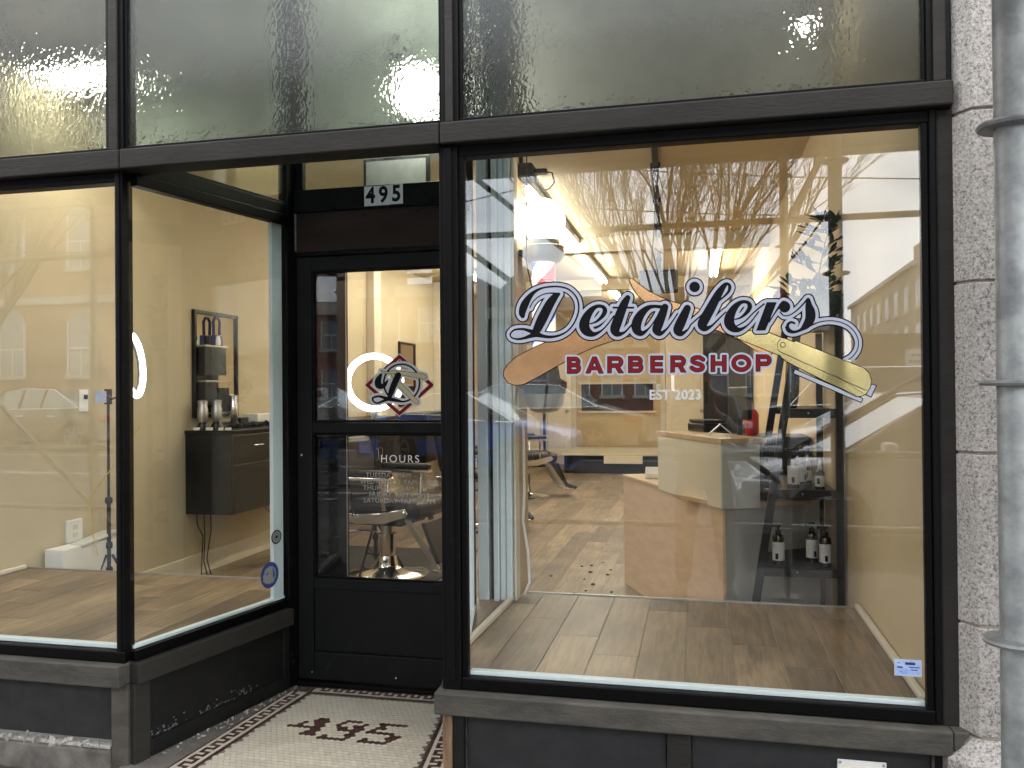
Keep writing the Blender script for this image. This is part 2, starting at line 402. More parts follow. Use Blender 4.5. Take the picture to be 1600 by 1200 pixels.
    pole_blue=mat('barber_pole_blue', (0.02, 0.10, 0.70), 0.25, var=0.03, emis=((0.03, 0.15, 1.0), 0.45)),
)
CARP = {k: mat(k + '_car_paint', c, 0.28, metal=0.25, var=0.06, scale=1.5, coat=0.7) for k, c in dict(
    brown=(0.16, 0.135, 0.115), tan=(0.30, 0.265, 0.22), blue=(0.07, 0.22, 0.75), white=(0.62, 0.63, 0.64), dark=(0.035, 0.04, 0.055), silver=(0.42, 0.43, 0.45)).items()}

# ------------------------------------------------------------------ mesh helpers
class MB:
    def __init__(s): s.v = []; s.f = []
    def add(s, vs, fs):
        o = len(s.v); s.v += [tuple(v) for v in vs]; s.f += [tuple(i + o for i in f) for f in fs]; return s
    def box(s, x0, x1, y0, y1, z0, z1):
        return s.add([(x0, y0, z0), (x1, y0, z0), (x1, y1, z0), (x0, y1, z0), (x0, y0, z1), (x1, y0, z1), (x1, y1, z1), (x0, y1, z1)],
                     [(0, 3, 2, 1), (4, 5, 6, 7), (0, 1, 5, 4), (1, 2, 6, 5), (2, 3, 7, 6), (3, 0, 4, 7)])
    def obox(s, c, ux, uy, uz, hx, hy, hz):
        c, ux, uy, uz = map(Vector, (c, ux, uy, uz))
        vs = [c + ux * hx * a + uy * hy * b + uz * hz * d for d in (-1, 1) for a, b in ((-1, -1), (1, -1), (1, 1), (-1, 1))]
        return s.add(vs, [(0, 3, 2, 1), (4, 5, 6, 7), (0, 1, 5, 4), (1, 2, 6, 5), (2, 3, 7, 6), (3, 0, 4, 7)])
    def beam(s, a, b, w, d, up=(0, 0, 1)):
        a, b = Vector(a), Vector(b); u = (b - a); L = u.length; u.normalize()
        up = Vector(up)
        if abs(u.dot(up)) > 0.98: up = Vector((0, 1, 0))
        side = u.cross(up).normalized(); upv = side.cross(u)
        return s.obox((a + b) / 2, u, side, upv, L / 2, w / 2, d / 2)
    def prism(s, poly, z0, z1):
        n = len(poly)
        return s.add([(p[0], p[1], z0) for p in poly] + [(p[0], p[1], z1) for p in poly],
                     [tuple(range(n))[::-1], tuple(range(n, 2 * n))] + [(i, (i + 1) % n, n + (i + 1) % n, n + i) for i in range(n)])
    def extr(s, poly, axis, a, b):
        """poly in the two other axes (in xyz order), extruded along axis from a to b"""
        n = len(poly)
        def p3(p, t):
            q = list(p); q.insert(axis, t); return tuple(q)
        return s.add([p3(p, a) for p in poly] + [p3(p, b) for p in poly],
                     [tuple(range(n))[::-1], tuple(range(n, 2 * n))] + [(i, (i + 1) % n, n + (i + 1) % n, n + i) for i in range(n)])
    def tube(s, pts, r, n=8, caps=True):
        pts = [Vector(p) for p in pts]
        rs = r if isinstance(r, (list, tuple)) else [r] * len(pts)
        rings = []; o = len(s.v)
        t0 = (pts[1] - pts[0]).normalized()
        ref = Vector((0, 0, 1)) if abs(t0.z) < 0.9 else Vector((1, 0, 0))
        nrm = t0.cross(ref).normalized()
        for i, p in enumerate(pts):
            t = (pts[min(i + 1, len(pts) - 1)] - pts[max(i - 1, 0)]).normalized()
            nrm = (nrm - t * nrm.dot(t))
            if nrm.length < 1e-6: nrm = t.orthogonal()
            nrm.normalize(); bn = t.cross(nrm)
            for k in range(n):
                a = 2 * math.pi * k / n
                s.v.append(tuple(p + (nrm * math.cos(a) + bn * math.sin(a)) * rs[i]))
        for i in range(len(pts) - 1):
            for k in range(n):
                s.f.append((o + i * n + k, o + i * n + (k + 1) % n, o + (i + 1) * n + (k + 1) % n, o + (i + 1) * n + k))
        if caps:
            s.f.append(tuple(o + k for k in range(n))[::-1]); s.f.append(tuple(o + (len(pts) - 1) * n + k for k in range(n)))
        return s
    def lathe(s, prof, c=(0, 0, 0), axis=(0, 0, 1), n=20):
        """prof: list of (r, h) along axis from c"""
        ax = Vector(axis).normalized(); ref = ax.orthogonal().normalized(); bn = ax.cross(ref); c = Vector(c); o = len(s.v)
        for r, h in prof:
            for k in range(n):
                a = 2 * math.pi * k / n
                s.v.append(tuple(c + ax * h + (ref * math.cos(a) + bn * math.sin(a)) * max(r, 1e-4)))
        for i in range(len(prof) - 1):
            for k in range(n):
                s.f.append((o + i * n + k, o + i * n + (k + 1) % n, o + (i + 1) * n + (k + 1) % n, o + (i + 1) * n + k))
        s.f.append(tuple(o + k for k in range(n))[::-1]); s.f.append(tuple(o + (len(prof) - 1) * n + k for k in range(n)))
        return s
    def ring(s, c, axis, R0, r, n=48, m=10, a0=0, a1=2 * math.pi, flat=1.0):
        ax = Vector(axis).normalized(); u = ax.orthogonal().normalized(); w = ax.cross(u); c = Vector(c); o = len(s.v)
        closed = abs(a1 - a0 - 2 * math.pi) < 1e-6
        N = n if closed else n + 1
        for i in range(N):
            a = a0 + (a1 - a0) * i / n; d = u * math.cos(a) + w * math.sin(a)
            for k in range(m):
                b = 2 * math.pi * k / m
                s.v.append(tuple(c + d * (R0 + r * math.cos(b)) + ax * r * flat * math.sin(b)))
        for i in range(n):
            j = (i + 1) % N
            for k in range(m):
                s.f.append((o + i * m + k, o + j * m + k, o + j * m + (k + 1) % m, o + i * m + (k + 1) % m))
        return s
    def sphere(s, c, r, n=16, m=10, sc=(1, 1, 1)):
        o = len(s.v); c = Vector(c)
        for i in range(m + 1):
            ph = math.pi * i / m
            for k in range(n):
                a = 2 * math.pi * k / n
                s.v.append((c.x + r * sc[0] * math.sin(ph) * math.cos(a), c.y + r * sc[1] * math.sin(ph) * math.sin(a), c.z + r * sc[2] * math.cos(ph)))
        for i in range(m):
            for k in range(n):
                s.f.append((o + i * n + k, o + (i + 1) * n + k, o + (i + 1) * n + (k + 1) % n, o + i * n + (k + 1) % n))
        return s

ORG = {}
def tag(o, label=None, cat=None, group=None, kind=None):
    if label: o['label'] = label
    if cat: o['category'] = cat
    if group: o['group'] = group
    if kind: o['kind'] = kind
    return o
def thing(name, label, cat, loc=(0, 0, 0), group=None):
    o = bpy.data.objects.new(name, None); col.objects.link(o); o.location = loc; o.empty_display_size = 0.1
    ORG[o] = Vector(loc)
    return tag(o, label, cat, group)
def mesh_of(name, mb, m, org=Vector((0, 0, 0)), smooth=False):
    me = bpy.data.meshes.new(name)
    me.from_pydata([(v[0] - org[0], v[1] - org[1], v[2] - org[2]) for v in mb.v], [], mb.f)
    me.materials.append(m)
    if smooth:
        me.polygons.foreach_set('use_smooth', [True] * len(me.polygons))
        try: me.set_sharp_from_angle(angle=R(42))
        except Exception: pass
    me.update()
    return me
def obj(name, mb, m, parent=None, bevel=0.0, smooth=False, label=None, kind=None, seg=2):
    org = ORG.get(parent, Vector((0, 0, 0)))
    o = bpy.data.objects.new(name, mesh_of(name, mb, m, org, smooth)); col.objects.link(o)
    if parent is not None: o.parent = parent
    ORG[o] = org
    if bevel:
        b = o.modifiers.new('bevel', 'BEVEL'); b.width = bevel; b.segments = seg; b.limit_method = 'ANGLE'; b.angle_limit = R(40)
        b.harden_normals = False
    if label: o['label'] = label
    if kind: o['kind'] = kind
    return o
def struct(name, mb, m, **k):
    return obj(name, mb, m, None, kind='structure', **k)
def children(o): return [c for c in list(bpy.data.objects) if c.parent == o]
KIDS = {}
def copy_tree(o, parent=None, kids=None):
    if kids is None:
        kids = {}
        for c in bpy.data.objects:
            if c.parent: kids.setdefault(c.parent, []).append(c)
    c = o.copy(); col.objects.link(c)
    if parent is not None: c.parent = parent
    for ch in kids.get(o, []): copy_tree(ch, c, kids)
    return c
def inst(mesh, name, parent, loc, rot=(0, 0, 0), scale=(1, 1, 1)):
    o = bpy.data.objects.new(name, mesh); col.objects.link(o)
    if parent is not None:
        o.parent = parent; loc = Vector(loc) - ORG.get(parent, Vector((0, 0, 0)))
    o.location = loc; o.rotation_euler = rot; o.scale = scale
    return o
def clip(poly, nx, ny, d):
    """keep nx*x+ny*y <= d"""
    out = []
    for i in range(len(poly)):
        a, b = poly[i], poly[(i + 1) % len(poly)]
        fa, fb = nx * a[0] + ny * a[1] - d, nx * b[0] + ny * b[1] - d
        if fa <= 0: out.append(a)
        if fa * fb < 0:
            t = fa / (fa - fb); out.append((a[0] + (b[0] - a[0]) * t, a[1] + (b[1] - a[1]) * t))
    return out
def text_mb(s, size, m, bold=0.0, spacing=1.0, align='CENTER'):
    """plain lettering as a flat mesh builder in x,z about the origin, facing -y"""
    cu = bpy.data.curves.new('lettering', 'FONT'); cu.body = s; cu.size = size; cu.offset = bold; cu.space_character = spacing
    cu.align_x = align; cu.align_y = 'CENTER'; cu.fill_mode = 'FRONT'; cu.resolution_u = 6
    o = bpy.data.objects.new('lettering', cu); col.objects.link(o)
    dg = bpy.context.evaluated_depsgraph_get(); dg.update()
    me = bpy.data.meshes.new_from_object(o.evaluated_get(dg))
    mb = MB(); mb.v = [(v.co.x, 0.0, v.co.y) for v in me.vertices]; mb.f = [tuple(p.vertices) for p in me.polygons]
    bpy.data.objects.remove(o); bpy.data.curves.remove(cu); bpy.data.meshes.remove(me)
    return mb
def moved(mb, T):
    r = MB(); r.v = [tuple(T(v)) for v in mb.v]; r.f = list(mb.f); return r

# ------------------------------------------------------------------ flat artwork (lettering cut from distance fields)
class Art:
    def __init__(s, x0, y0, x1, y1, cell):
        s.x0, s.y0, s.c = x0, y0, cell
        s.xs = np.arange(x0, x1 + cell, cell); s.ys = np.arange(y0, y1 + cell, cell)
        s.d = np.full((len(s.ys), len(s.xs)), 99.0)
        s.pad = 11.0
    def win(s, xa, ya, xb, yb):
        p = s.pad
        i0 = max(0, int((ya - p - s.y0) / s.c)); i1 = min(len(s.ys), int((yb + p - s.y0) / s.c) + 2)
        j0 = max(0, int((xa - p - s.x0) / s.c)); j1 = min(len(s.xs), int((xb + p - s.x0) / s.c) + 2)
        X, Y = np.meshgrid(s.xs[j0:j1], s.ys[i0:i1]); return slice(i0, i1), slice(j0, j1), X, Y
    def disc(s, x, y, r):
        a, b, X, Y = s.win(x - r, y - r, x + r, y + r)
        s.d[a, b] = np.minimum(s.d[a, b], np.hypot(X - x, Y - y) - r); return s
    def brush(s, pts, step=0.5):
        P = [pts[0]] + list(pts) + [pts[-1]]
        for i in range(1, len(P) - 2):
            p0, p1, p2, p3 = (np.array(q, float) for q in P[i - 1:i + 3])
            n = max(2, int(np.hypot(*(p2 - p1)[:2]) / step))
            for k in range(n + 1):
                t = k / n
                q = 0.5 * ((2 * p1) + (-p0 + p2) * t + (2 * p0 - 5 * p1 + 4 * p2 - p3) * t * t + (-p0 + 3 * p1 - 3 * p2 + p3) * t ** 3)
                s.disc(q[0], q[1], max(0.2, q[2]))
        return s
    def bar(s, x0, y0, x1, y1, hw):
        L = math.hypot(x1 - x0, y1 - y0); ux, uy = (x1 - x0) / L, (y1 - y0) / L; cx, cy = (x0 + x1) / 2, (y0 + y1) / 2
        a, b, X, Y = s.win(min(x0, x1) - hw, min(y0, y1) - hw, max(x0, x1) + hw, max(y0, y1) + hw)
        u = np.abs((X - cx) * ux + (Y - cy) * uy) - L / 2; v = np.abs(-(X - cx) * uy + (Y - cy) * ux) - hw
        s.d[a, b] = np.minimum(s.d[a, b], np.hypot(np.maximum(u, 0), np.maximum(v, 0)) + np.minimum(np.maximum(u, v), 0)); return s
    def poly(s, pts):
        xs = [p[0] for p in pts]; ys = [p[1] for p in pts]
        a, b, X, Y = s.win(min(xs), min(ys), max(xs), max(ys))
        d = np.full(X.shape, 1e9); inside = np.zeros(X.shape, bool)
        for i in range(len(pts)):
            (x0, y0), (x1, y1) = pts[i], pts[(i + 1) % len(pts)]
            ex, ey = x1 - x0, y1 - y0
            t = np.clip(((X - x0) * ex + (Y - y0) * ey) / (ex * ex + ey * ey + 1e-12), 0, 1)
            d = np.minimum(d, np.hypot(X - x0 - t * ex, Y - y0 - t * ey))
            c = ((y0 > Y) != (y1 > Y)) & (X < (x1 - x0) * (Y - y0) / (y1 - y0 + 1e-12) + x0)
            inside ^= c
        s.d[a, b] = np.minimum(s.d[a, b], np.where(inside, -d, d)); return s
    def mesh(s, T, iso=0.0, field=None, minus=None):
        D = (s.d if field is None else field) - iso
        mb = MB(); ny, nx = D.shape; ins = D < 0
        cnt = ins[:-1, :-1].astype(int) + ins[1:, :-1] + ins[:-1, 1:] + ins[1:, 1:]
        c = s.c
        for i in range(ny - 1):
            row = cnt[i]; y = s.ys[i]
            js = np.nonzero(row)[0]
            if not len(js): continue
            run = None; full = row == 4
            for j in list(js) + [-1]:
                if j >= 0 and full[j]:
                    if run is None: run = [j, j]
                    elif j == run[1] + 1: run[1] = j
                    else:
                        xa, xb = s.xs[run[0]], s.xs[run[1]] + c
                        mb.add([(xa, y, 0), (xb, y, 0), (xb, y + c, 0), (xa, y + c, 0)], [(0, 1, 2, 3)]); run = [j, j]
                    continue
                if run is not None:
                    xa, xb = s.xs[run[0]], s.xs[run[1]] + c
                    mb.add([(xa, y, 0), (xb, y, 0), (xb, y + c, 0), (xa, y + c, 0)], [(0, 1, 2, 3)]); run = None
                if j < 0: break
                x = s.xs[j]
                q = [(x, y, D[i, j]), (x + c, y, D[i, j + 1]), (x + c, y + c, D[i + 1, j + 1]), (x, y + c, D[i + 1, j])]
                out = []
                for k in range(4):
                    p, n = q[k], q[(k + 1) % 4]
                    if p[2] < 0: out.append((p[0], p[1], 0))
                    if (p[2] < 0) != (n[2] < 0):
                        t = p[2] / (p[2] - n[2]); out.append((p[0] + (n[0] - p[0]) * t, p[1] + (n[1] - p[1]) * t, 0))
                if len(out) >= 3: mb.add(out, [tuple(range(len(out)))])
        mb.v = [tuple(T(v)) for v in mb.v]
        return mb
def planar(Hm, y):
    (a, b, c), (d, e, f), (g, h, k) = Hm
    def T(v):
        w = g * v[0] + h * v[1] + k
        return ((a * v[0] + b * v[1] + c) / w, y, (d * v[0] + e * v[1] + f) / w)
    return T
# ------------------------------------------------------------------ ground outside
def ground_z(y):
    return -0.03 if y > -4.2 else (-0.17 + (abs(y) - 4.2) * 0.032)
struct('sidewalk', MB().box(-40, 40, -4.1, -0.14, -0.3, -0.03), M['pavement'])
struct('kerb', MB().box(-40, 40, -4.28, -4.104, -0.3, -0.026), M['concrete'], bevel=0.02)
rd = MB(); rd.add([(-90, -4.28, -0.17), (90, -4.28, -0.17), (90, -16.0, 0.17), (-90, -16.0, 0.17)], [(3, 2, 1, 0)])
struct('road', rd, M['asphalt'])
for i, (xa, xb, y) in enumerate([(-60, 60, -6.9), (-60, -1.5, -10.1), (2.5, 60, -10.1), (-60, 60, -13.0)]):
    z = -0.17 + (abs(y) - 4.28) * 0.029 + 0.004
    rl = MB(); rl.add([(xa, y, z), (xb, y, z), (xb, y - 0.12, z + 0.0035), (xa, y - 0.12, z + 0.0035)], [(3, 2, 1, 0)])
    struct('road_line', rl, M['line'])
struct('far_pavement', MB().box(-90, 90, -20, -16.0, -0.2, 0.3), M['pavement'])
struct('ground', MB().box(-400, 400, -400, -20, -0.6, 0.28), M['asphalt'])
struct('ground_under_building', MB().box(-40, 40, -0.14, 20, -0.5, -0.06), M['concrete'])

# ------------------------------------------------------------------ shopfront
C0, D0, E0, F0 = Vector((-2.2, 0, 0)), Vector((-1.985, 0.95, 0)), Vector((-0.872, 0, 0)), Vector((-1.085, 0.95, 0))
sf = thing('shopfront', 'black framed glazed shopfront with hammered glass transoms above two display windows', 'shopfront', (0, 0, 0))
def fr(name, b, m='frame', bev=0.004, label=None, **k): return obj(name, MB().box(*b), M[m], sf, bevel=bev, label=label, **k)
class Wing:
    """a splayed return wall: u along it, n out of it into the recess"""
    def __init__(s, a, b, side):
        s.a = a; s.d = (b - a).normalized(); s.L = (b - a).length
        s.n = Vector((s.d.y, -s.d.x, 0)) * side
    def box(s, mb, u0, u1, n0, n1, z0, z1):
        c = s.a + s.d * (u0 + u1) / 2 + s.n * (n0 + n1) / 2 + Vector((0, 0, (z0 + z1) / 2))
        return mb.obox(c, s.d, s.n, (0, 0, 1), (u1 - u0) / 2, abs(n1 - n0) / 2, (z1 - z0) / 2)
    def pt(s, u, n, z): return s.a + s.d * u + s.n * n + Vector((0, 0, z))
WL, WR = Wing(C0, D0, 1), Wing(E0, F0, -1)
TOP = 3.6
# transom level
for x0, x1 in ((-3.98, -3.90), (-2.277, -2.203), (-0.893, -0.829), (0.707, 0.779)):
    fr('transom_mullion', (x0, x1, -0.022, 0.06, 2.418, TOP), 'frame')
    fr('mullion_cover', (x0 + 0.018, x1 - 0.018, -0.034, -0.023, 2.418, TOP), 'bar', 0.003)
for x0, x1 in ((-3.90, -2.277), (-2.203, -0.893), (-0.829, 0.707)):
    fr('glazing_bead', (x0, x1, -0.014, 0.02, 2.418, 2.434), 'frame_dark', 0.003)
    fr('hammered_glass_pane', (x0, x1, 0.0, 0.006, 2.434, TOP), 'hammered', 0)
    fr('glazing_bead', (x0, x0 + 0.012, -0.012, -0.001, 2.434, TOP), 'frame_dark', 0.003)
    fr('glazing_bead', (x1 - 0.012, x1, -0.012, -0.001, 2.434, TOP), 'frame_dark', 0.003)
for x0, x1 in ((-3.98, -2.206), (-2.202, -0.897), (-0.893, 0.779)):
    fr('transom_bar', (x0, x1, -0.045, 0.07, 2.338, 2.416), 'bar', 0.006)
fr('head_rail', (-3.9, -2.249, -0.012, 0.05, 2.296, 2.336), 'frame_dark')
fr('head_rail', (-0.834, 0.72, -0.012, 0.05, 2.296, 2.336), 'frame_dark')
# posts
fr('corner_post', (-2.248, -2.214, -0.016, 0.050, 0.430, 2.336), 'frame')
fr('corner_post_rib', (-2.238, -2.222, -0.022, -0.0165, 0.447, 2.33), 'frame', 0.003)
fr('window_post', (-0.905, -0.836, -0.020, 0.05, 0.395, 2.336), 'frame')
fr('window_post_rib', (-0.885, -0.856, -0.028, -0.021, 0.43, 2.33), 'frame', 0.003)
fr('glazing_bead', (-0.835, -0.812, -0.012, 0.02, 0.44, 2.296), 'frame_dark', 0.004)
fr('glazing_bead', (0.690, 0.712, -0.012, 0.02, 0.44, 2.296), 'frame_dark', 0.004)
fr('window_jamb', (0.713, 0.732, -0.020, 0.05, 0.40, 2.336), 'frame')
fr('window_jamb', (0.733, 0.790, -0.012, 0.09, 0.39, 2.336), 'bar', 0.008)
fr('window_jamb', (-3.98, -3.90, -0.02, 0.06, 0.40, 2.336), 'frame')
# bottom rails, sills
fr('bottom_rail', (-0.834, 0.712, -0.022, 0.03, 0.398, 0.443), 'frame_dark', 0.005)
fr('bottom_rail', (-3.9, -2.206, -0.022, 0.03, 0.402, 0.446), 'frame_dark', 0.005)
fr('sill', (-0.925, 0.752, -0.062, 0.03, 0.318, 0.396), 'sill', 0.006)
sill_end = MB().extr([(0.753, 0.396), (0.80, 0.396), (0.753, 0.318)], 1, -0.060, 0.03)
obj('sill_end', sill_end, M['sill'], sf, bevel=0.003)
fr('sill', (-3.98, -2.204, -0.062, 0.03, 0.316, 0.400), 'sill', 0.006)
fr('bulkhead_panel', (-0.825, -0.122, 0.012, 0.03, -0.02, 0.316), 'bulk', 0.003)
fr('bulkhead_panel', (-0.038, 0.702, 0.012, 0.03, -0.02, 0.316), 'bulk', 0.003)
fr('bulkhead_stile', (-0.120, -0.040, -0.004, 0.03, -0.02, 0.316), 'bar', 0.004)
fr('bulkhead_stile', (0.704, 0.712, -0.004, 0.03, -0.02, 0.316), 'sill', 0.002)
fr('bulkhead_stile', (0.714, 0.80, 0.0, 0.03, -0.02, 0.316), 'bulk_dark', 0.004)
fr('bare_wood_strip', (-0.905, -0.870, -0.028, 0.01, -0.03, 0.316), 'bare_wood', 0.004, label='strip of bare weathered brown wood')
fr('bare_wood_strip', (-0.868, -0.829, -0.022, 0.01, -0.03, 0.316), 'bulk_dark', 0.003, label='dark painted wood strip')
fr('bulkhead_panel', (-3.9, -2.279, 0.006, 0.03, 0.085, 0.314), 'bulk', 0.003)
fr('bulkhead_stile', (-2.277, -2.203, -0.012, 0.03, -0.03, 0.314), 'sill', 0.004)
fr('footing', (-3.98, -2.279, -0.020, 0.03, -0.06, 0.055), 'concrete', 0.012)
rb = MB(); 
for i in range(110):
    x = rnd.uniform(-3.9, -2.29); s = rnd.uniform(0.004, 0.013)
    rb.obox((x, -0.006 + rnd.uniform(-0.012, 0.006), 0.062 + rnd.uniform(0, 0.014)), Vector((rnd.uniform(-1, 1), rnd.uniform(-1, 1), rnd.uniform(-.3, .3))).normalized(), (0, 0.7, 0.7), (0, -0.7, 0.7), s * 1.5, s * 0.7, s * 0.6)
fr_ = obj('crumbled_mortar', rb, M['rubble'], sf, kind='stuff')
mort = MB().box(-3.95, -2.282, -0.014, 0.02, 0.0551, 0.070)
obj('mortar_bed', mort, M['rubble'], sf, bevel=0.004)
# display panes
fr('window_pane', (-0.818, 0.700, -0.003, 0.003, 0.438, 2.300), 'glass', 0, label='large clear pane of the right display window')
fr('window_pane', (-3.905, -2.246, -0.003, 0.003, 0.440, 2.300), 'glass', 0, label='clear pane of the left display window')
fr('pane_base_trim', (-0.812, 0.690, 0.010, 0.042, 0.443, 0.4585), 'white_trim', 0.003)
fr('pane_base_trim', (-3.9, -2.249, 0.010, 0.042, 0.4465, 0.462), 'white_trim', 0.003)
# splayed returns
def wing_parts(W, far):
    def p(name, a, m, bev=0.003, label=None):
        return obj(name, W.box(MB(), *a), M[m], sf, bevel=bev, label=label)
    L = W.L
    p('return_pane', (0.004, L - 0.06, -0.003, 0.003, 0.438, 2.300), 'glass_side', 0)
    p('return_transom_pane', (0.02, L - 0.05, -0.003, 0.003, 2.400, 3.46), 'glass_transom', 0)
    p('head_rail', (0.03, L - 0.05, -0.03, 0.020, 2.288, 2.335), 'frame_dark')
    p('return_transom_bar', (0.03, L - 0.05, -0.03, 0.012, 2.336, 2.392), 'frame')
    p('glazing_bead', (0.03, L - 0.05, -0.012, 0.006, 2.393, 2.404), 'frame_dark', 0.002)
    p('return_post', (L - 0.062, L - 0.008, -0.04, 0.016, 0.0, 3.5), 'frame', 0.005)
    p('bottom_rail', (0.012, L - 0.062, -0.03, 0.018, 0.402, 0.443), 'frame_dark')
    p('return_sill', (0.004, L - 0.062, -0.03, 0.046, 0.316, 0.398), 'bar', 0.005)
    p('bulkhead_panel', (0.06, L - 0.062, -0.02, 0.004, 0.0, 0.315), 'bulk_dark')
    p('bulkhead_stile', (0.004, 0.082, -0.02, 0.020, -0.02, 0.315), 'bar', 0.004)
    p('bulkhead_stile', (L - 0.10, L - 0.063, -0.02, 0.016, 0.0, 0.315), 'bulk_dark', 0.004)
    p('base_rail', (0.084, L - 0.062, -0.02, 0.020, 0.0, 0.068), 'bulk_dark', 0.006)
    p('pane_base_trim', (0.03, L - 0.063, -0.040, -0.010, 0.443, 0.456), 'white_trim')
    p('inner_jamb_trim', (L - 0.140, L - 0.068, -0.034, -0.012, 0.43, 2.32), 'white_trim')
wing_parts(WL, True)
wing_parts(WR, True)
# peeling paint flakes low on the left return
fl = MB()
for i in range(90):
    u = rnd.choice((0.16, 0.42, 0.60)) + rnd.gauss(0, 0.05); z = 0.069 + abs(rnd.gauss(0, 0.016)); s = rnd.uniform(0.0008, 0.0035)
    if 0.09 < u < 0.9:
        c = WL.pt(u, 0.0055, z); fl.obox(c, WL.d, WL.n, (0, 0, 1), s * 1.4, 0.0006, s)
obj('peeling_paint_flakes', fl, M['peel'], sf, kind='stuff')
# door plane surround
Y0 = 0.95
fr('door_jamb', (-1.985, -1.972, Y0 - 0.01, Y0 + 0.07, 0.0, 3.5), 'frame')
fr('door_jamb', (-1.098, -1.085, Y0 - 0.01, Y0 + 0.07, 0.0, 3.5), 'frame')
fr('threshold', (-1.97, -1.10, Y0 - 0.02, Y0 + 0.08, -0.01, 0.022), 'frame_dark')
fr('door_head', (-1.971, -1.099, Y0 - 0.012, Y0 + 0.06, 2.137, 2.156), 'frame')
fr('header_board', (-1.971, -1.099, Y0 - 0.004, Y0 + 0.05, 2.158, 2.352), 'brown_board', 0.004, label='dark brown board over the door')
fr('header_edge', (-1.971, -1.962, Y0 - 0.0075, Y0 - 0.0045, 2.165, 2.352), 'peel', 0)
fr('header_edge', (-1.96, -1.10, Y0 - 0.0075, Y0 - 0.0045, 2.347, 2.353), 'bar', 0)
fr('number_bar', (-1.971, -1.099, Y0 - 0.016, Y0 + 0.05, 2.355, 2.468), 'frame', 0.005)
fr('transom_pane', (-1.965, -1.10, Y0 + 0.01, Y0 + 0.016, 2.470, 3.46), 'glass_transom', 0)
fr('glazing_bead', (-1.971, -1.925, Y0 - 0.008, Y0 + 0.03, 2.470, 3.46), 'frame')
for x in (-1.93, -1.60, -1.32):
    obj('screw_head', MB().lathe([(0.006, 0), (0.005, 0.002)], (x, Y0 - 0.0045, 2.33), (0, -1, 0), 10), M['frame_dark'], sf)
fr('inner_black_panel', (-1.968, -1.728, Y0 + 0.065, Y0 + 0.085, 0.03, 2.36), 'door', 0.003, label='black panel standing behind the hinge side of the door glass')
fr('pane_edge_strip', (-1.731, -1.7275, Y0 + 0.060, Y0 + 0.0648, 0.5, 2.1), 'steel', 0)
# white trim cluster inside, right of the door
for x0, x1, y0, y1 in ((-1.070, -1.018, 1.085, 1.16), (-1.015, -0.992, 1.12, 1.16), (-0.989, -0.962, 1.07, 1.16), (-0.958, -0.930, 1.09, 1.16), (-0.926, -0.897, 1.075, 1.16)):
    fr('inner_corner_trim', (x0, x1, y0, y1, 0.43, 3.5), 'white_trim' if x1 != -0.992 else 'frame_dark', 0.004)
fr('inner_corner_trim', (-0.893, -0.880, 1.10, 1.18, 0.43, 3.5), 'cream_trim', 0.003)

# ------------------------------------------------------------------ entrance door
dr = thing('entrance_door', 'black painted entrance door with two glass panes and a solid bottom panel', 'door', (-1.97, Y0, 0.03))
def dp(name, b, m='door', bev=0.004, **k): return obj(name, MB().box(*b), M[m], dr, bevel=bev, **k)
dp('stile', (-1.968, -1.886, Y0, Y0 + 0.045, 0.03, 2.134)); dp('stile', (-1.180, -1.102, Y0, Y0 + 0.045, 0.03, 2.134))
dp('top_rail', (-1.885, -1.181, Y0, Y0 + 0.045, 2.062, 2.134)); dp('middle_rail', (-1.885, -1.181, Y0, Y0 + 0.045, 1.254, 1.306))
dp('lower_rail', (-1.885, -1.181, Y0, Y0 + 0.045, 0.482, 0.532)); dp('bottom_rail', (-1.885, -1.181, Y0, Y0 + 0.045, 0.03, 0.168))
dp('kick_panel', (-1.885, -1.181, Y0 + 0.012, Y0 + 0.035, 0.169, 0.481))
dp('upper_glass', (-1.885, -1.181, Y0 + 0.02, Y0 + 0.026, 1.307, 2.061), 'glass_door', 0)
dp('lower_glass', (-1.885, -1.181, Y0 + 0.02, Y0 + 0.026, 0.533, 1.253), 'glass_low', 0)
for z0, z1 in ((1.307, 2.061), (0.533, 1.253)):
    dp('glass_bead', (-1.8845, -1.874, Y0 + 0.006, Y0 + 0.0195, z0, z1), 'frame_dark', 0.002)
    dp('glass_bead', (-1.8735, -1.181, Y0 + 0.006, Y0 + 0.0195, z0, z0 + 0.012), 'frame_dark', 0.002)
    dp('glass_bead', (-1.8735, -1.181, Y0 + 0.006, Y0 + 0.0195, z1 - 0.010, z1), 'frame_dark', 0.002)
for x, z in ((-1.895, 0.065), (-1.452, 0.067)):
    obj('screw', MB().lathe([(0.006, 0), (0.004, 0.003)], (x, Y0 - 0.0005, z), (0, -1, 0), 10), M['chrome'], dr)
obj('screw', MB().lathe([(0.006, 0), (0.004, 0.003)], (-1.944, Y0 - 0.0005, 1.145), (0, -1, 0), 10), M['steel'], dr)

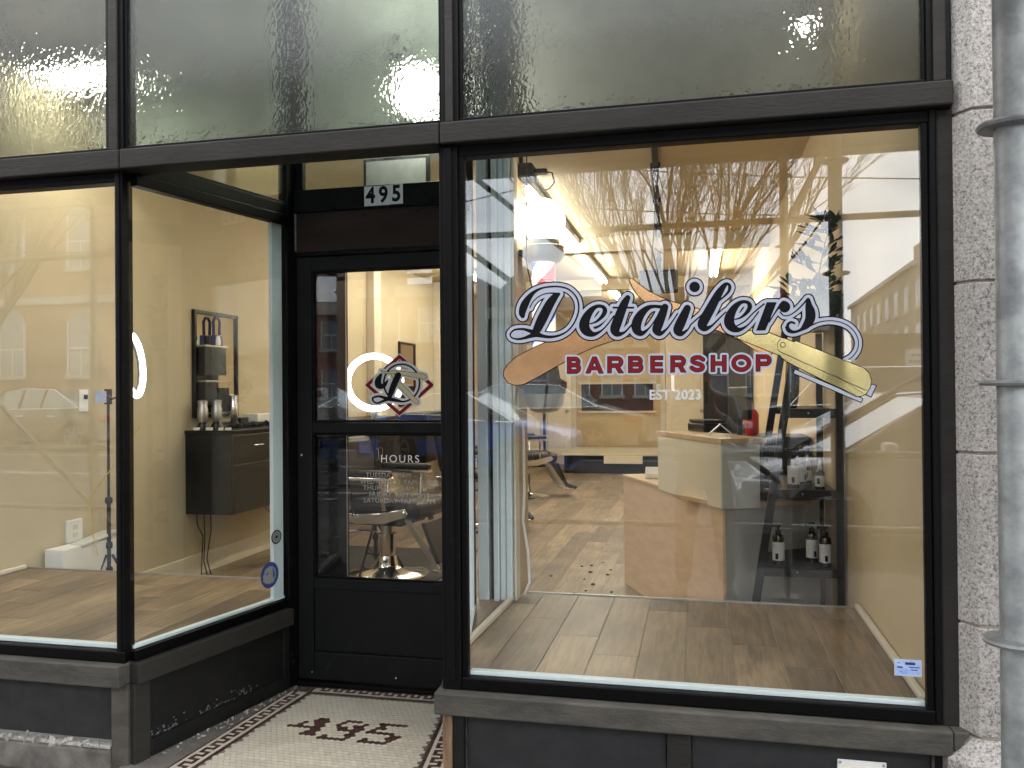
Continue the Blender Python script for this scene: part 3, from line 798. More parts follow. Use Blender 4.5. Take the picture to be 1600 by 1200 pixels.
# ------------------------------------------------------------------ granite pier
pier = thing('stone_pier', 'speckled grey pink granite pier with chamfered edge right of the window', 'pier', (1.1, 0, 0))
joints = [-0.03, 0.386, 0.726, 1.254, 1.782, 2.311, 2.84, 3.37, 3.9]
jb = MB().prism([(0.789, 0.10), (0.789, -0.008), (0.826, -0.062), (1.44, -0.062), (1.44, 0.10)], 0.0, 3.9)
obj('joint_mortar', jb, M['mortar'], pier)
for i in range(len(joints) - 1):
    z0, z1 = joints[i] + 0.004, joints[i + 1] - 0.004
    if i == 0: poly = [(0.735, 0.009), (0.735, -0.06), (0.775, -0.115), (1.45, -0.115), (1.45, 0.1), (0.80, 0.1), (0.80, 0.009)]
    else: poly = [(0.782, 0.10), (0.782, -0.012), (0.822, -0.07), (1.45, -0.07), (1.45, 0.10)]
    if i == 0:
        n = len(poly); b = MB(); top = [(max(x, 0.782) if x < 0.8 else x, max(y, -0.072), 0.382) for x, y in poly]
        top = [(0.782, 0.009, .382), (0.782, -0.02, .382), (0.822, -0.072, .382), (1.45, -0.072, .382), (1.45, .1, .382), (.80, .1, .382), (.80, .009, .382)]
        b.add([(x, y, -0.03) for x, y in poly] + [(x, y, 0.318) for x, y in poly] + top,
              [tuple(range(n))[::-1]] + [(i_ + k * n, (i_ + 1) % n + k * n, (i_ + 1) % n + (k + 1) * n, i_ + (k + 1) * n) for k in (0, 1) for i_ in range(n)] + [tuple(range(2 * n, 3 * n))])
    else: b = MB().prism(poly, z0, z1)
    o = obj('granite_block', b, M['granite'], pier, bevel=0.004)
struct('upper_facade', MB().box(-14, 14, 0.10, 0.4, TOP, 12), M['brick_red'])
struct('upper_fascia', MB().box(-4.2, 0.78, -0.03, 0.099, TOP + 0.001, 4.2), M['frame'])
struct('next_shop_wall', MB().box(1.45, 14, -0.02, 0.3, -0.05, TOP - 0.002), M['apt'])
struct('next_shop_wall', MB().box(-14, -3.985, -0.02, 0.3, -0.05, TOP - 0.002), M['apt'])

# ------------------------------------------------------------------ entrance mosaic
ef = struct('entry_floor', MB().prism([(-2.25, -0.14), (-0.80, -0.14), (-0.85, 0.0), (-1.06, 0.97), (-2.0, 0.97), (-2.22, 0.0)], -0.05, -0.0015), M['grout'])
LD, BD, RD = Vector((-0.087, -0.996, 0)).normalized(), Vector((1, 0, 0)), Vector((0.13, -0.99, 0)).normalized()
A1, A2 = Vector((-1.857, 0.852, 0)), Vector((-1.162, 0.852, 0))
def rect_tile(p, d, n, a0, a1, b0, b1, z=0.0, g=0.0009):
    m = MB(); c = p + d * (a0 + a1) / 2 + n * (b0 + b1) / 2 + Vector((0, 0, z - 0.0008)); return m.obox(c, d, n, (0, 0, 1), (a1 - a0) / 2 - g, (b1 - b0) / 2 - g, 0.0022)
UU = 0.0165
shared = {}
def border_tile(p, d, n, a0, a1, b0, b1):
    key = (round(a1 - a0, 4), round(b1 - b0, 4))
    if key not in shared:
        shared[key] = mesh_of('border_tile', MB().box(-(a1 - a0) / 2 + .0009, (a1 - a0) / 2 - .0009, -(b1 - b0) / 2 + .0009, (b1 - b0) / 2 - .0009, -0.003, 0.0014), M['tile_dark'])
    c = p + d * (a0 + a1) / 2 + n * (b0 + b1) / 2
    inst(shared[key], 'border_tile', ef, c, (0, 0, math.atan2(d.y, d.x)))
wt = MB()
def border(p, d, n, L):
    k = 0
    while k * 4 * UU < L:
        a = k * 4 * UU; lim = L + 0.02
        for (s0, s1, r0, r1) in ((0, 3, 4, 5), (2, 3, 3, 4), (2, 5, 2, 3), (4, 5, 3, 4)):
            if a + s1 * UU < lim: border_tile(p, d, n, a + s0 * UU, a + s1 * UU if (s1 - s0) == 1 else a + s1 * UU, r0 * UU, r1 * UU) if not (s0 == 2 and s1 == 5 and False) else None
        # white infill
        for c in range(4):
            for r in (1.5, 3.5, 5.5):
                pass
        k += 1
    a = 0
    while a < L:
        e = min(a + 3 * UU, L)
        border_tile(p, d, n, a, e, 0, UU); a += 3 * UU
    a = 0
    while a < L:
        e = min(a + 3 * UU, L)
        if rnd.random() < 0.75: border_tile(p, d, n, a, e, 6 * UU, 6.5 * UU)
        a += 3 * UU
    # white strips under and around the dark key
    c = p + d * (L / 2) + n * (4.0 * UU)
    a = 0
    while a < L:
        for r in range(1, 6):
            for q in range(3):
                if a + q * UU < L: wt.obox(p + d * (a + (q + .5) * UU) + n * (r + .5) * UU + Vector((0, 0, -0.0014)), d, n, (0, 0, 1), UU / 2 - .0007, UU / 2 - .0007, 0.0018)
        a += 3 * UU
border(A1, LD, Vector((LD.y, -LD.x, 0)), 0.96)
border(A1, BD, Vector((0, 1, 0)), 0.69)
border(A2, RD, Vector((-RD.y, RD.x, 0)), 0.98)
# corner square
for (a0, a1, b0, b1) in ((-4.5, -1.5, 1.5, 2.2), (-4.5, -1.5, 3.8, 4.5), (-4.5, -3.8, 2.2, 3.8), (-2.2, -1.5, 2.2, 3.8)):
    border_tile(A1, BD, Vector((0, 1, 0)), a0 * UU, a1 * UU, b0 * UU, b1 * UU)
for a0, a1, b0, b1 in ((-5.6, -0.2, 5.0, 5.6), (-5.6, -5.0, 0, 5.0), (-0.9, -0.2, 0.0, 5.0)):
    border_tile(A1, BD, Vector((0, 1, 0)), a0 * UU, a1 * UU, b0 * UU, b1 * UU)
HW, HR = 0.0262, 0.0231
hexpoly = [(HW / math.sqrt(3) * 0.935 * math.sin(R(60 * i)), HW / math.sqrt(3) * 0.935 * math.cos(R(60 * i))) for i in range(6)]
hex_w = mesh_of('hex_tile', MB().prism(hexpoly, -0.003, 0.0006), M['tile_white'])
hex_d = mesh_of('number_tile', MB().prism(hexpoly, -0.003, 0.0010), M['tile_dark'])
digits = {4: ["....XX", "...XXX", "..X.XX", ".X..XX", "XXXXXX", "....XX", "....XX", "...XXX"],
          9: ["..XXX.", ".X...X", ".X..XX", ".XX.XX", "..XXXX", "....X.", "....XX", "X...X.", "XXXXX."],
          5: [".XXXXX", ".X....", ".XX...", "X.....", "XXXXX.", "....XX", "....XX", "X...X.", "XXXXX."]}
gx, gy = -1.765, 0.568
dark = set()
for dg, c0 in ((4, 0), (9, 7), (5, 14)):
    for r, row in enumerate(digits[dg]):
        for c, ch in enumerate(row):
            if ch == 'X': dark.add((r, c0 + c - (r // 3)*0))
cells = []
for r in range(-14, 34):
    y = gy - r * HR
    for c in range(-8, 40):
        x = gx + c * HW + (HW / 2 if r % 2 else 0)
        if y > 0.852 - HR / 2 or y < -0.12: continue
        xl = A1.x + (y - 0.852) * (LD.x / LD.y); xr = A2.x + (y - 0.852) * (RD.x / RD.y)
        if xl + HW * 0.42 < x < xr - HW * 0.42: cells.append((r, c, x, y))
camp = Vector((0, -2.845, 0))
cells.sort(key=lambda q: (Vector((q[2], q[3], 0)) - camp).length)
vis = [q for q in cells if q[3] > 0.15]
near = set((q[0], q[1]) for q in vis if (q[0], q[1]) not in dark)
near = set(list(sorted(near, key=lambda k: next((Vector((q[2], q[3], 0)) - camp).length for q in vis if (q[0], q[1]) == k)))[:300])
hx = MB()
for r, c, x, y in cells:
    if (r, c) in dark: inst(hex_d, 'number_tile', ef, (x, y, 0))
    elif (r, c) in near: inst(hex_w, 'hex_tile', ef, (x, y, rnd.uniform(-0.0002, 0.0003)))
    else: hx.prism([(x + a, y + b) for a, b in hexpoly], -0.003, 0.0006 + rnd.uniform(-0.0002, 0.0003))
obj('hex_tiles', hx, M['tile_white'], ef, kind='stuff')
obj('border_field_tiles', wt, M['tile_white'], ef, kind='stuff')
deb = MB()
for i in range(90):
    t = rnd.random(); p = WL.pt(0.1 + t * 0.84, 0.03 + abs(rnd.gauss(0, 0.025)), 0.004); s = rnd.uniform(0.0015, 0.006)
    deb.obox(p, Vector((rnd.uniform(-1, 1), rnd.uniform(-1, 1), 0.2)).normalized(), Vector((rnd.uniform(-1, 1), 1, 0)).normalized(), (0, 0, 1), s, s * 0.7, s * 0.5)
tag(obj('mortar_crumbs', deb, M['rubble']), 'pale crumbs of mortar lying along the foot of the left return wall', 'debris', kind='stuff')
stn = MB()
for i in range(60):
    x = rnd.uniform(-3.7, -2.25); s = rnd.uniform(0.01, 0.035)
    stn.sphere((x, -0.16 - rnd.random() * 0.1, -0.02 + s * 0.3), s, 6, 4, (1.3, 0.8, 0.6))
tag(obj('stone_rubble', stn, M['rubble']), 'loose pale stones on the ground under the left window', 'rubble', kind='stuff')

# ------------------------------------------------------------------ room shell
RX0, RX1, RY1, CZ = -3.90, 0.72, 13.0, 3.10
FZ = 0.02
struct('room_floor', MB().box(RX0, RX1, 1.29, RY1, -0.05, FZ - 0.004), M['black_matte'])
struct('room_floor', MB().prism([(-1.975, 1.04), (-1.09, 1.04), (-1.0, 1.289), (-2.0, 1.289)], -0.05, FZ - 0.002), M['plank2'])
struct('left_wall', MB().box(RX0 - 0.15, RX0, 0.04, RY1, -0.05, CZ + 0.5), M['wall_grey'])
struct('right_wall', MB().box(RX1, RX1 + 0.06, 0.055, RY1, -0.05, CZ + 0.5), M['wall'])
struct('back_wall', MB().box(RX0, RX1, RY1, RY1 + 0.15, -0.05, CZ + 0.2), M['wall'])
struct('room_ceiling', MB().box(RX0, RX1, 2.01, RY1, CZ, CZ + 0.15), M['ceiling'])
FC = 3.52
struct('front_ceiling', MB().box(RX0, RX1, 0.06, 1.9, FC, FC + 0.1), M['white_paint'])
struct('ceiling_drop', MB().box(RX0, RX1, 1.901, 2.009, CZ - 0.03, FC + 0.1), M['white_paint'])
struct('ceiling_beam', MB().box(RX0, RX1, 6.0, 6.2, CZ - 0.16, CZ - 0.001), M['ceiling'])
struct('ceiling_beam', MB().box(RX0, RX1, 9.4, 9.6, CZ - 0.16, CZ - 0.001), M['ceiling'])
bb = lambda *a: struct('skirting_board', MB().box(*a), M['cream_trim'], bevel=0.006)
bb(RX0 + 0.001, RX0 + 0.022, 1.29, RY1 - .03, FZ, 0.185)
bb(RX1 - 0.020, RX1 - 0.001, 1.29, RY1 - .03, FZ, 0.16)
bb(RX0 + 0.03, RX1 - 0.03, RY1 - 0.02, RY1 - 0.001, FZ, 0.17)
for y in (6.45, 9.0):
    struct('wall_pilaster', MB().box(RX0 + 0.001, RX0 + 0.10, y, y + 0.22, 0.19, CZ - 0.002), M['cream_trim'], bevel=0.006)
# planks
def plank_poly(poly, z, parent, m, h=0.012):
    poly2 = poly
    o = obj('plank', MB().prism(poly2, z - h, z), M[m], parent, bevel=0.0012, seg=1)
    return o
mf = struct('main_floor', MB().box(RX0 + .01, RX1 - .01, 1.30, RY1 - .01, FZ - 0.0035, FZ - 0.0015), M['black_matte'])
pm = {}
W_, L_ = 0.178, 1.24
ix = 0
x = RX0 + 0.005
pw = mesh_of('plank', MB().box(0.0008, W_ - 0.0008, 0.0008, L_ - 0.0008, -0.001, 0.0), M['plank'])
while x + W_ <= RX1 + 0.02:
    y = 1.30 - (ix * 0.47 % 1.24)
    if y < 1.3 - 0.6: y += 0.0
    while y < RY1 - 0.1:
        ya = max(y, 1.30); yb = min(y + L_, RY1 - 0.01); xb = min(x + W_, RX1 - 0.005)
        if yb - ya > 0.05:
            if ya == y and yb == y + L_ and xb == x + W_: inst(pw, 'plank', mf, (x, y, FZ))
            else: plank_poly([(x + .0008, ya), (xb - .0008, ya), (xb - .0008, yb), (x + .0008, yb)], FZ, mf, 'plank', 0.001)
        y += L_
    x += W_; ix += 1
# window platforms
PZ = 0.432
def platform(name, outline, x0, x1, m):
    base = struct(name, MB().prism(outline, 0.0, PZ - 0.004), M['grey_panel'])
    x = x0; i = 0
    while x < x1:
        for (ya, yb) in ((0.0, 0.36 + 0.23 * (i * 7 % 4)), (0.36 + 0.23 * (i * 7 % 4), 1.6)):
            poly = [(x + .0008, ya + .0008), (x + W_ - .0008, ya + .0008), (x + W_ - .0008, yb - .0008), (x + .0008, yb - .0008)]
            n = len(outline)
            for k in range(n):
                a, b = outline[k], outline[(k + 1) % n]
                nx, ny = (b[1] - a[1]), -(b[0] - a[0]); d = nx * a[0] + ny * a[1]
                poly = clip(poly, nx, ny, d)
                if len(poly) < 3: break
            if len(poly) >= 3:
                ar = abs(sum(poly[q][0] * poly[(q + 1) % len(poly)][1] - poly[(q + 1) % len(poly)][0] * poly[q][1] for q in range(len(poly)))) / 2
                if ar > 0.0008: plank_poly(poly, PZ, base, m, 0.0035)
        x += W_; i += 1
    return base
platform('left_window_platform', [(RX0 + 0.002, 0.045), (-2.225, 0.045), (-2.02, 0.99), (-2.02, 1.285), (RX0 + 0.002, 1.285)], RX0, -2.0, 'plank2')
platform('right_window_platform', [(-0.875, 0.045), (RX1 - 0.002, 0.045), (RX1 - 0.002, 1.26), (-1.085, 1.26), (-1.085, 1.0)], -1.13, 0.72, 'plank2')
fr('platform_edge_strip', (-0.87, RX1 - 0.004, 1.2605, 1.272, 0.425, 0.4385), 'steel', 0.001)
fr('platform_edge_strip', (RX0 + 0.004, -2.03, 1.2855, 1.297, 0.425, 0.4385), 'steel', 0.001)
def moulding(a, b):
    o = obj('quarter_round_moulding', MB().beam(a, b, 0.026, 0.026), M['cream_trim'], sf, bevel=0.007); return o
moulding((-0.925, 0.30, PZ + 0.014), (-0.903, 1.06, PZ + 0.014))
moulding((0.700, 0.06, PZ + 0.014), (0.703, 1.25, PZ + 0.014))
moulding((RX0 + 0.016, 0.06, PZ + 0.014), (RX0 + 0.016, 1.27, PZ + 0.014))
# ------------------------------------------------------------------ lettering and stickers
H_WIN = [[0.0025713420915742936, -2.615120444094441e-05, -2.795010625671568], [0.00027798703201164355, -0.002629458014952594, 3.0854865124556645], [0.0002056903832872678, 5.0519169262026125e-06, 1.0]]
H_DOOR = [[0.0003600317974226834, -3.6616151427277143e-06, -1.7046528108056789], [2.833612053138146e-05, -0.0003684290393583903, 1.687441369693987], [2.1548925694706806e-05, 5.292584938526209e-07, 1.0]]
def aw(pts):   # sketch units of the script lettering to artwork units
    return [(770 + p[0] / 5.161, 430 + p[1] / 5.161) + ((p[2] / 5.161,) if len(p) > 2 else ()) for p in pts]
def bw(pts): return aw([(p[0] + 1497, p[1] - 52) + tuple(p[2:]) for p in pts])

sg = thing('window_lettering', 'script shop name over red block letters and two gold razors, on the big right window', 'window sign', (-0.05, -0.004, 1.45))
art = Art(776, 428, 1366, 562, 0.5)
S = art.brush
# D
S(aw([(535, 152, 9), (505, 172, 24), (465, 225, 34), (430, 290, 37), (395, 360, 38), (362, 430, 33), (340, 470, 24)]))
S(aw([(350, 472, 24), (300, 450, 13), (240, 435, 8), (180, 440, 6), (150, 462, 5), (142, 484, 4), (158, 506, 4), (200, 516, 6), (250, 509, 9), (300, 492, 14), (345, 478, 20)]))
S(aw([(345, 472, 24), (400, 490, 13), (460, 498, 10), (530, 488, 7), (600, 452, 5), (655, 388, 5), (690, 300, 5), (690, 220, 5), (662, 160, 5), (608, 113, 5), (540, 94, 5), (470, 93, 5), (395, 106, 6), (335, 137, 12), (290, 185, 22), (255, 245, 30), (238, 300, 26), (242, 330, 16)]))
S(aw([(525, 150, 7), (450, 146, 3), (380, 168, 2.5), (325, 215, 2.5), (300, 262, 3)]), )
def E_(dx, dy):
    return [(dx + a, dy + b, c) for a, b, c in [(785, 392, 3), (835, 375, 7), (885, 330, 14), (905, 288, 17), (888, 256, 13), (840, 252, 13), (792, 286, 23), (752, 348, 34), (738, 410, 40), (762, 456, 33), (815, 476, 16), (878, 446, 6), (930, 392, 4), (975, 330, 4)]]
S(aw(E_(0, 0)))
S(aw([(1088, 182, 20), (1062, 230, 30), (1032, 300, 35), (1003, 380, 38), (985, 440, 36), (1008, 474, 21), (1060, 462, 8), (1110, 412, 5), (1150, 360, 4)]))
art.bar(*aw([(968, 262)])[0], *aw([(1138, 262)])[0], 6 / 5.161)
S(aw([(1365, 258, 14), (1300, 252, 12), (1245, 268, 20), (1190, 322, 32), (1160, 388, 38), (1162, 442, 33), (1200, 470, 18), (1255, 432, 6), (1300, 375, 4), (1345, 300, 4)]))
S(aw([(1388, 258, 26), (1365, 320, 33), (1335, 400, 36), (1322, 442, 33), (1350, 470, 18), (1400, 436, 7), (1450, 370, 4), (1490, 310, 4)]))
S(aw([(1568, 268, 27), (1540, 330, 34), (1508, 400, 38), (1492, 446, 34), (1520, 472, 18), (1570, 440, 6), (1597, 398, 4)]))
S(bw([(95, 455, 4), (165, 392, 4), (270, 305, 4), (350, 240, 5), (400, 190, 9), (414, 148, 12), (398, 122, 9), (368, 138, 18), (322, 205, 30), (262, 315, 37), (212, 405, 39), (192, 454, 36), (216, 482, 21), (268, 460, 8), (330, 400, 5), (380, 350, 4)]))
art.disc(*bw([(130, 147)])[0], 41 / 5.161)
S(aw(E_(1167, -35)))
art.poly(bw([(712, 272), (790, 272), (700, 496), (628, 498)]))
S(bw([(470, 462, 4), (540, 420, 4), (610, 350, 4), (690, 285, 5)])); S(bw([(730, 430, 4), (775, 360, 4), (815, 305, 10), (850, 290, 30)]))
art.disc(*bw([(855, 308)])[0], 44 / 5.161)
S(bw([(820, 350, 4), (850, 378, 3), (900, 372, 3), (960, 330, 4), (1010, 280, 5), (1045, 245, 9), (1050, 300, 26), (1062, 350, 38), (1060, 405, 38), (1030, 455, 28), (985, 492, 10), (930, 508, 8), (888, 490, 12), (880, 455, 10), (905, 432, 8), (935, 440, 7)]))
S(bw([(862, 470, 3), (880, 505, 4), (925, 517, 4), (990, 498, 4), (1060, 462, 4), (1130, 432, 3), (1210, 420, 2.5), (1290, 428, 2.5), (1370, 462, 2.5), (1425, 520, 2.5), (1450, 590, 2.5), (1438, 660, 2.5), (1395, 715, 2.5), (1350, 742, 2.5)]))
def part_flat(name, mb, m, root=sg, label=None): return obj(name, mb, M[m], root, label=label)
# razors (gold), beneath the script
gl = Art(776, 428, 1376, 650, 0.75)
left_handle = [(1040, 508), (1000, 490), (960, 476), (930, 492), (900, 508), (872, 524), (848.8, 536.5), (828, 546), (807.5, 557), (793.8, 568.8), (787.6, 578.4), (786.9, 588), (793.8, 598.3), (804.8, 602), (817, 601), (835, 592), (876.3, 568.8), (903.8, 553.6), (931.3, 541.3), (958.8, 532.3), (983.6, 525.4), (1010, 519)]
gl.poly(left_handle)
horn = [(983, 437), (985, 435.4), (989, 436), (1000, 445), (1014, 455), (1032, 464), (1052, 472), (1075, 478), (1120, 490), (1160, 508), (1201.5, 519.5)] + bw([(850, 560)]) + [(1200, 560), (1150, 528), (1110, 512), (1060, 492), (1030, 485), (1012, 476), (998, 463), (988, 449)]
blade2 = bw([(520, 495), (730, 515), (845, 562), (935, 592), (930, 640), (860, 700), (822, 700), (790, 690), (640, 628), (470, 560)])
handle = bw([(800, 610), (815, 578), (850, 560), (935, 592), (945, 582), (1250, 702), (1490, 800), (1535, 840), (1555, 895), (1545, 960), (1510, 1010), (1470, 1028), (1430, 1030), (1150, 890), (870, 748), (825, 712), (800, 655)])
gl.poly(horn)
T = planar(H_WIN, -0.0046)
part_flat('razor_outline', gl.mesh(planar(H_WIN, -0.0042), 0.9), 'ink')
part_flat('razor_handle', gl.mesh(T, -0.4), 'gold', label='copper gold razor handle pointing down left')
g2 = Art(1130, 510, 1376, 640, 0.75); g2.poly(blade2).poly(handle)
g3 = Art(1130, 510, 1376, 640, 0.75)
g3.bar(*bw([(935, 828)])[0], *bw([(1478, 1062)])[0], 15 / 5.161)
g3.poly(bw([(1562, 932), (1592, 944), (1552, 1032), (1512, 1012), (1500, 1000)]))
part_flat('razor_outline', g3.mesh(planar(H_WIN, -0.0042), 1.3), 'ink')
part_flat('razor_tang', g3.mesh(planar(H_WIN, -0.0046), -0.2), 'lav', label='pale lavender razor back edge and tang')
part_flat('razor_outline', g2.mesh(planar(H_WIN, -0.0049), 0.9), 'ink')
part_flat('razor_handle', g2.mesh(planar(H_WIN, -0.0052), -0.4), 'gold_green', label='pale gold folded razor pointing down right')
g4 = Art(1130, 510, 1376, 640, 0.5); g4.pad = 3
def polyline(a, pts, hw):
    for p, q in zip(pts[:-1], pts[1:]): a.bar(*p, *q, hw)
polyline(g4, bw([(798, 650), (815, 668), (1000, 752), (1520, 985)]), 0.55)
polyline(g4, bw([(865, 745), (1100, 870), (1430, 1020)]), 0.55)
polyline(g4, bw([(1250, 848), (1497, 1012)]), 0.3)
cc = bw([(841, 613)])[0]
for k in range(40):
    a = k * math.pi / 20; g4.disc(cc[0] + 3.8 * math.cos(a), cc[1] + 3.8 * math.sin(a), 0.55)
for k in range(22):
    a = math.pi * 0.62 + k * 0.075; g4.disc(cc[0] + 9.5 * math.cos(a) + 1, cc[1] - 9.5 * math.sin(a), 0.5)
part_flat('razor_detail_lines', g4.mesh(planar(H_WIN, -0.0055)), 'ink')
part_flat('script_lettering', art.mesh(planar(H_WIN, -0.0058), 7.0), 'ink', label='black outer outline of the script shop name')
part_flat('script_lettering', art.mesh(planar(H_WIN, -0.0061), 5.0), 'lav', label='pale lavender band of the script shop name')
part_flat('script_lettering', art.mesh(planar(H_WIN, -0.0064), 0.35), 'ink', label='black core of the script shop name')
# eye highlight of the D foot
ar2 = Art(790, 515, 830, 535, 0.4); ar2.pad = 3; ar2.poly(aw([(160, 484), (185, 468), (225, 466), (268, 484), (230, 500), (185, 503)]))
part_flat('script_lettering', ar2.mesh(planar(H_WIN, -0.0067)), 'lav', label='pale eye in the foot of the capital letter')
# BARBERSHOP
bs = Art(876, 545, 1216, 598, 0.4); bs.pad = 6
HWD = 3.0
def arc(a, cx, cy, r, a0, a1, hw, ry=None, n=22):
    ry = ry or r
    P = [(cx + r * math.cos(R(a0 + (a1 - a0) * i / n)), cy + ry * math.sin(R(a0 + (a1 - a0) * i / n))) for i in range(n + 1)]
    m = max(2, int(math.radians(abs(a1 - a0)) * max(r, ry) / (hw * 0.12)))
    for i in range(m + 1):
        t = R(a0 + (a1 - a0) * i / m); a.disc(cx + r * math.cos(t), cy + ry * math.sin(t), hw)
def glyph(a, ch, x0, x1, top, bot, hw=HWD):
    l, r_, t, b = x0 + hw, x1 - hw, top + hw, bot - hw; m = (top + bot) / 2
    if ch in 'BRP':
        a.bar(l, top, l, bot, hw)
        mm = m - 0.2 if ch == 'B' else m + 1.4
        rr = (mm - t) / 2
        xr = r_ - (0.9 if ch == 'B' else 0)
        a.bar(l, t, xr - rr, t, hw); a.bar(l, mm, xr - rr, mm, hw); arc(a, xr - rr, t + rr, rr, -90, 90, hw)
        if ch == 'B':
            rr = (b - mm) / 2; a.bar(l, b, r_ - rr, b, hw); arc(a, r_ - rr, b - rr, rr, -90, 90, hw)
        if ch == 'R': a.poly([(l + 7, mm - 1), (l + 13.5, mm - 1), (x1 + .6, bot), (x1 - 7, bot)])
    if ch == 'A':
        c = (x0 + x1) / 2
        a.poly([(c - 3, top), (c + 3, top), (x1, bot), (x1 - 6.6, bot), (c, top + 7.6), (x0 + 6.6, bot), (x0, bot)])
        a.bar(x0 + 6, bot - 7.6, x1 - 6, bot - 7.6, 2.5)
    if ch == 'E':
        a.bar(l, top, l, bot, hw)
        for y in (top + 2.8, m, bot - 2.8): a.bar(l, y, x1 - (0.8 if y == m else 0), y, 2.8)
    if ch == 'H':
        a.bar(l, top, l, bot, hw); a.bar(r_, top, r_, bot, hw); a.bar(l, m, r_, m, 2.8)
    if ch == 'O':
        arc(a, (x0 + x1) / 2, m, (x1 - x0) / 2 - hw, 0, 360, hw, (bot - top) / 2 - hw + 0.3, 40)
    if ch == 'S':
        w = x1 - x0; c = (x0 + x1) / 2
        a.brush([(x1 - 2.6, t + 3.2, 2.8), (c + 4, t + 0.3, 2.9), (c - 1, t - 0.1, 2.9), (l + 1.6, t + 1.8, 2.9), (l + 1, m - 3.6, 2.9), (c - 2.6, m - 0.9, 2.9), (c + 3, m + 0.7, 2.9), (r_ - .6, m + 3.6, 2.9), (r_ - 1.3, b - 1.8, 2.9), (c + 1, b + 0.1, 2.9), (c - 4.5, b - 0.6, 2.9), (x0 + 2.4, b - 3.4, 2.8)])
for ch, xa, xb in zip('BARBERSHOP', (886.6, 915.5, 949.5, 982, 1016.6, 1048, 1078.4, 1110.9, 1143.2, 1181.3), (907.5, 942.6, 973.5, 1004.7, 1035.6, 1071.2, 1101.2, 1134.7, 1173.2, 1205)):
    k = (xa - 886) * 0.0125; glyph(bs, ch, xa, xb, 558.0 - k, 583.4 - k * 0.95)
part_flat('block_lettering', bs.mesh(planar(H_WIN, -0.0058), 3.7), 'lav', label='pale outline of the red block letters')
part_flat('block_lettering', bs.mesh(planar(H_WIN, -0.0061), 0.75), 'ink', label='thin black outline of the red block letters')
part_flat('block_lettering', bs.mesh(planar(H_WIN, -0.0064), -0.35), 'red_vinyl', label='red block letters spelling barbershop')
t = text_mb('EST 2023', 0.0455, None, bold=0.0012, spacing=1.06)
def place_text(mb, cx, y, cz, tilt=0.0, sx=1.0):
    return moved(mb, lambda v: (cx + v[0] * sx, y, cz + v[2] + v[0] * tilt))
obj('date_lettering', place_text(t, -0.0805, -0.0058, 1.4385, 0.0, 0.95), M['white_vinyl'], sg)

# badge on the upper door glass
bd = thing('door_badge', 'red diamond badge with a black script D and crossed razors, on the upper door glass', 'sticker', (-1.43, 0.966, 1.49))
YB = 0.9695
def bflat(a, m, y, iso=0.0, name='badge_shape', label=None): return obj(name, a.mesh(planar(H_DOOR, y), iso), M[m], bd, label=label)
def newb():
    a = Art(200, 80, 1200, 960, 5.0); a.pad = 60; return a
def dia(a, s, hw):
    c = (705, 528); P = [(c[0], c[1] - 382 * s), (c[0] + 432 * s, c[1]), (c[0], c[1] + 382 * s), (c[0] - 432 * s, c[1])]
    for i in range(4): a.bar(*P[i], *P[(i + 1) % 4], hw)
    for p in P: a.poly([(p[0] - hw * 1.33, p[1]), (p[0], p[1] - hw * 1.33), (p[0] + hw * 1.33, p[1]), (p[0], p[1] + hw * 1.33)])
    return a
bflat(dia(newb(), 1, 33), 'white_vinyl', YB, name='diamond_border'); bflat(dia(newb(), 1, 23), 'red_vinyl', YB - .0003, name='diamond')
core = newb()
arc(core, 735, 500, 240, -210, 150, 12, 252, 60)
core.brush([(690, 395, 40), (660, 460, 42), (625, 540, 42), (595, 620, 38), (575, 680, 30)], 4)
core.brush([(460, 385, 16), (420, 460, 40), (425, 530, 44), (490, 540, 30), (545, 470, 12)], 4)
core.brush([(350, 740, 12), (350, 700, 14), (430, 680, 16), (520, 705, 22), (620, 725, 26), (760, 755, 10)], 4)
core.brush([(350, 740, 12), (400, 770, 12), (480, 745, 16), (560, 715, 22)], 4)
rz = newb(); rz.poly([(450, 330), (560, 352), (600, 335), (700, 340), (980, 368), (1060, 392), (1072, 430), (1040, 452), (960, 440), (840, 412), (620, 372), (500, 378)])
rz.poly([(585, 350), (640, 380), (700, 480), (800, 570), (900, 680), (960, 740), (965, 775), (930, 785), (890, 760), (700, 560), (610, 430)])
al = newb(); al.d = np.minimum(core.d, rz.d)
bflat(al, 'white_vinyl', YB - .0006, 30, 'badge_backing')
bflat(core, 'ink', YB - .0009, 0, 'script_letter'); bflat(rz, 'ink', YB - .0009, 3, 'razor_outline')
rz_ = obj('crossed_razors', rz.mesh(planar(H_DOOR, YB - .0012), -3), M['cream_vinyl'], bd)
c3 = newb(); c3.pad = 8; c3.brush([(690, 395, 40), (660, 460, 42), (625, 540, 42), (595, 620, 38), (575, 680, 30)], 4)
bflat(c3, 'ink', YB - .0015, 0, 'script_letter')
hr = thing('opening_hours_lettering', 'grey opening hours lettering on the lower door glass', 'window sign', (-1.43, 0.966, 1.0))
obj('heading', place_text(text_mb('HOURS', 0.052, None, spacing=1.28), -1.432, YB, 1.1275), M['white_vinyl'], hr)
for i, d in enumerate(('TUESDAY', 'WEDNESDAY', 'THURSDAY', 'FRIDAY', 'SATURDAY')):
    words = [text_mb(w, 0.0335, None, spacing=1.08, align='LEFT') for w in (d, '9AM', '-', '6PM')]
    ws = [max(v[0] for v in w.v) for w in words]; gap = (0.016, 0.019, 0.019); tot = sum(ws) + sum(gap); xq = -1.440 - tot / 2
    for w, wd, g in zip(words, ws, gap + (0,)):
        obj('hours_word', place_text(w, xq, YB, 1.0465 - i * 0.0310), M['grey_vinyl'], hr); xq += wd + g

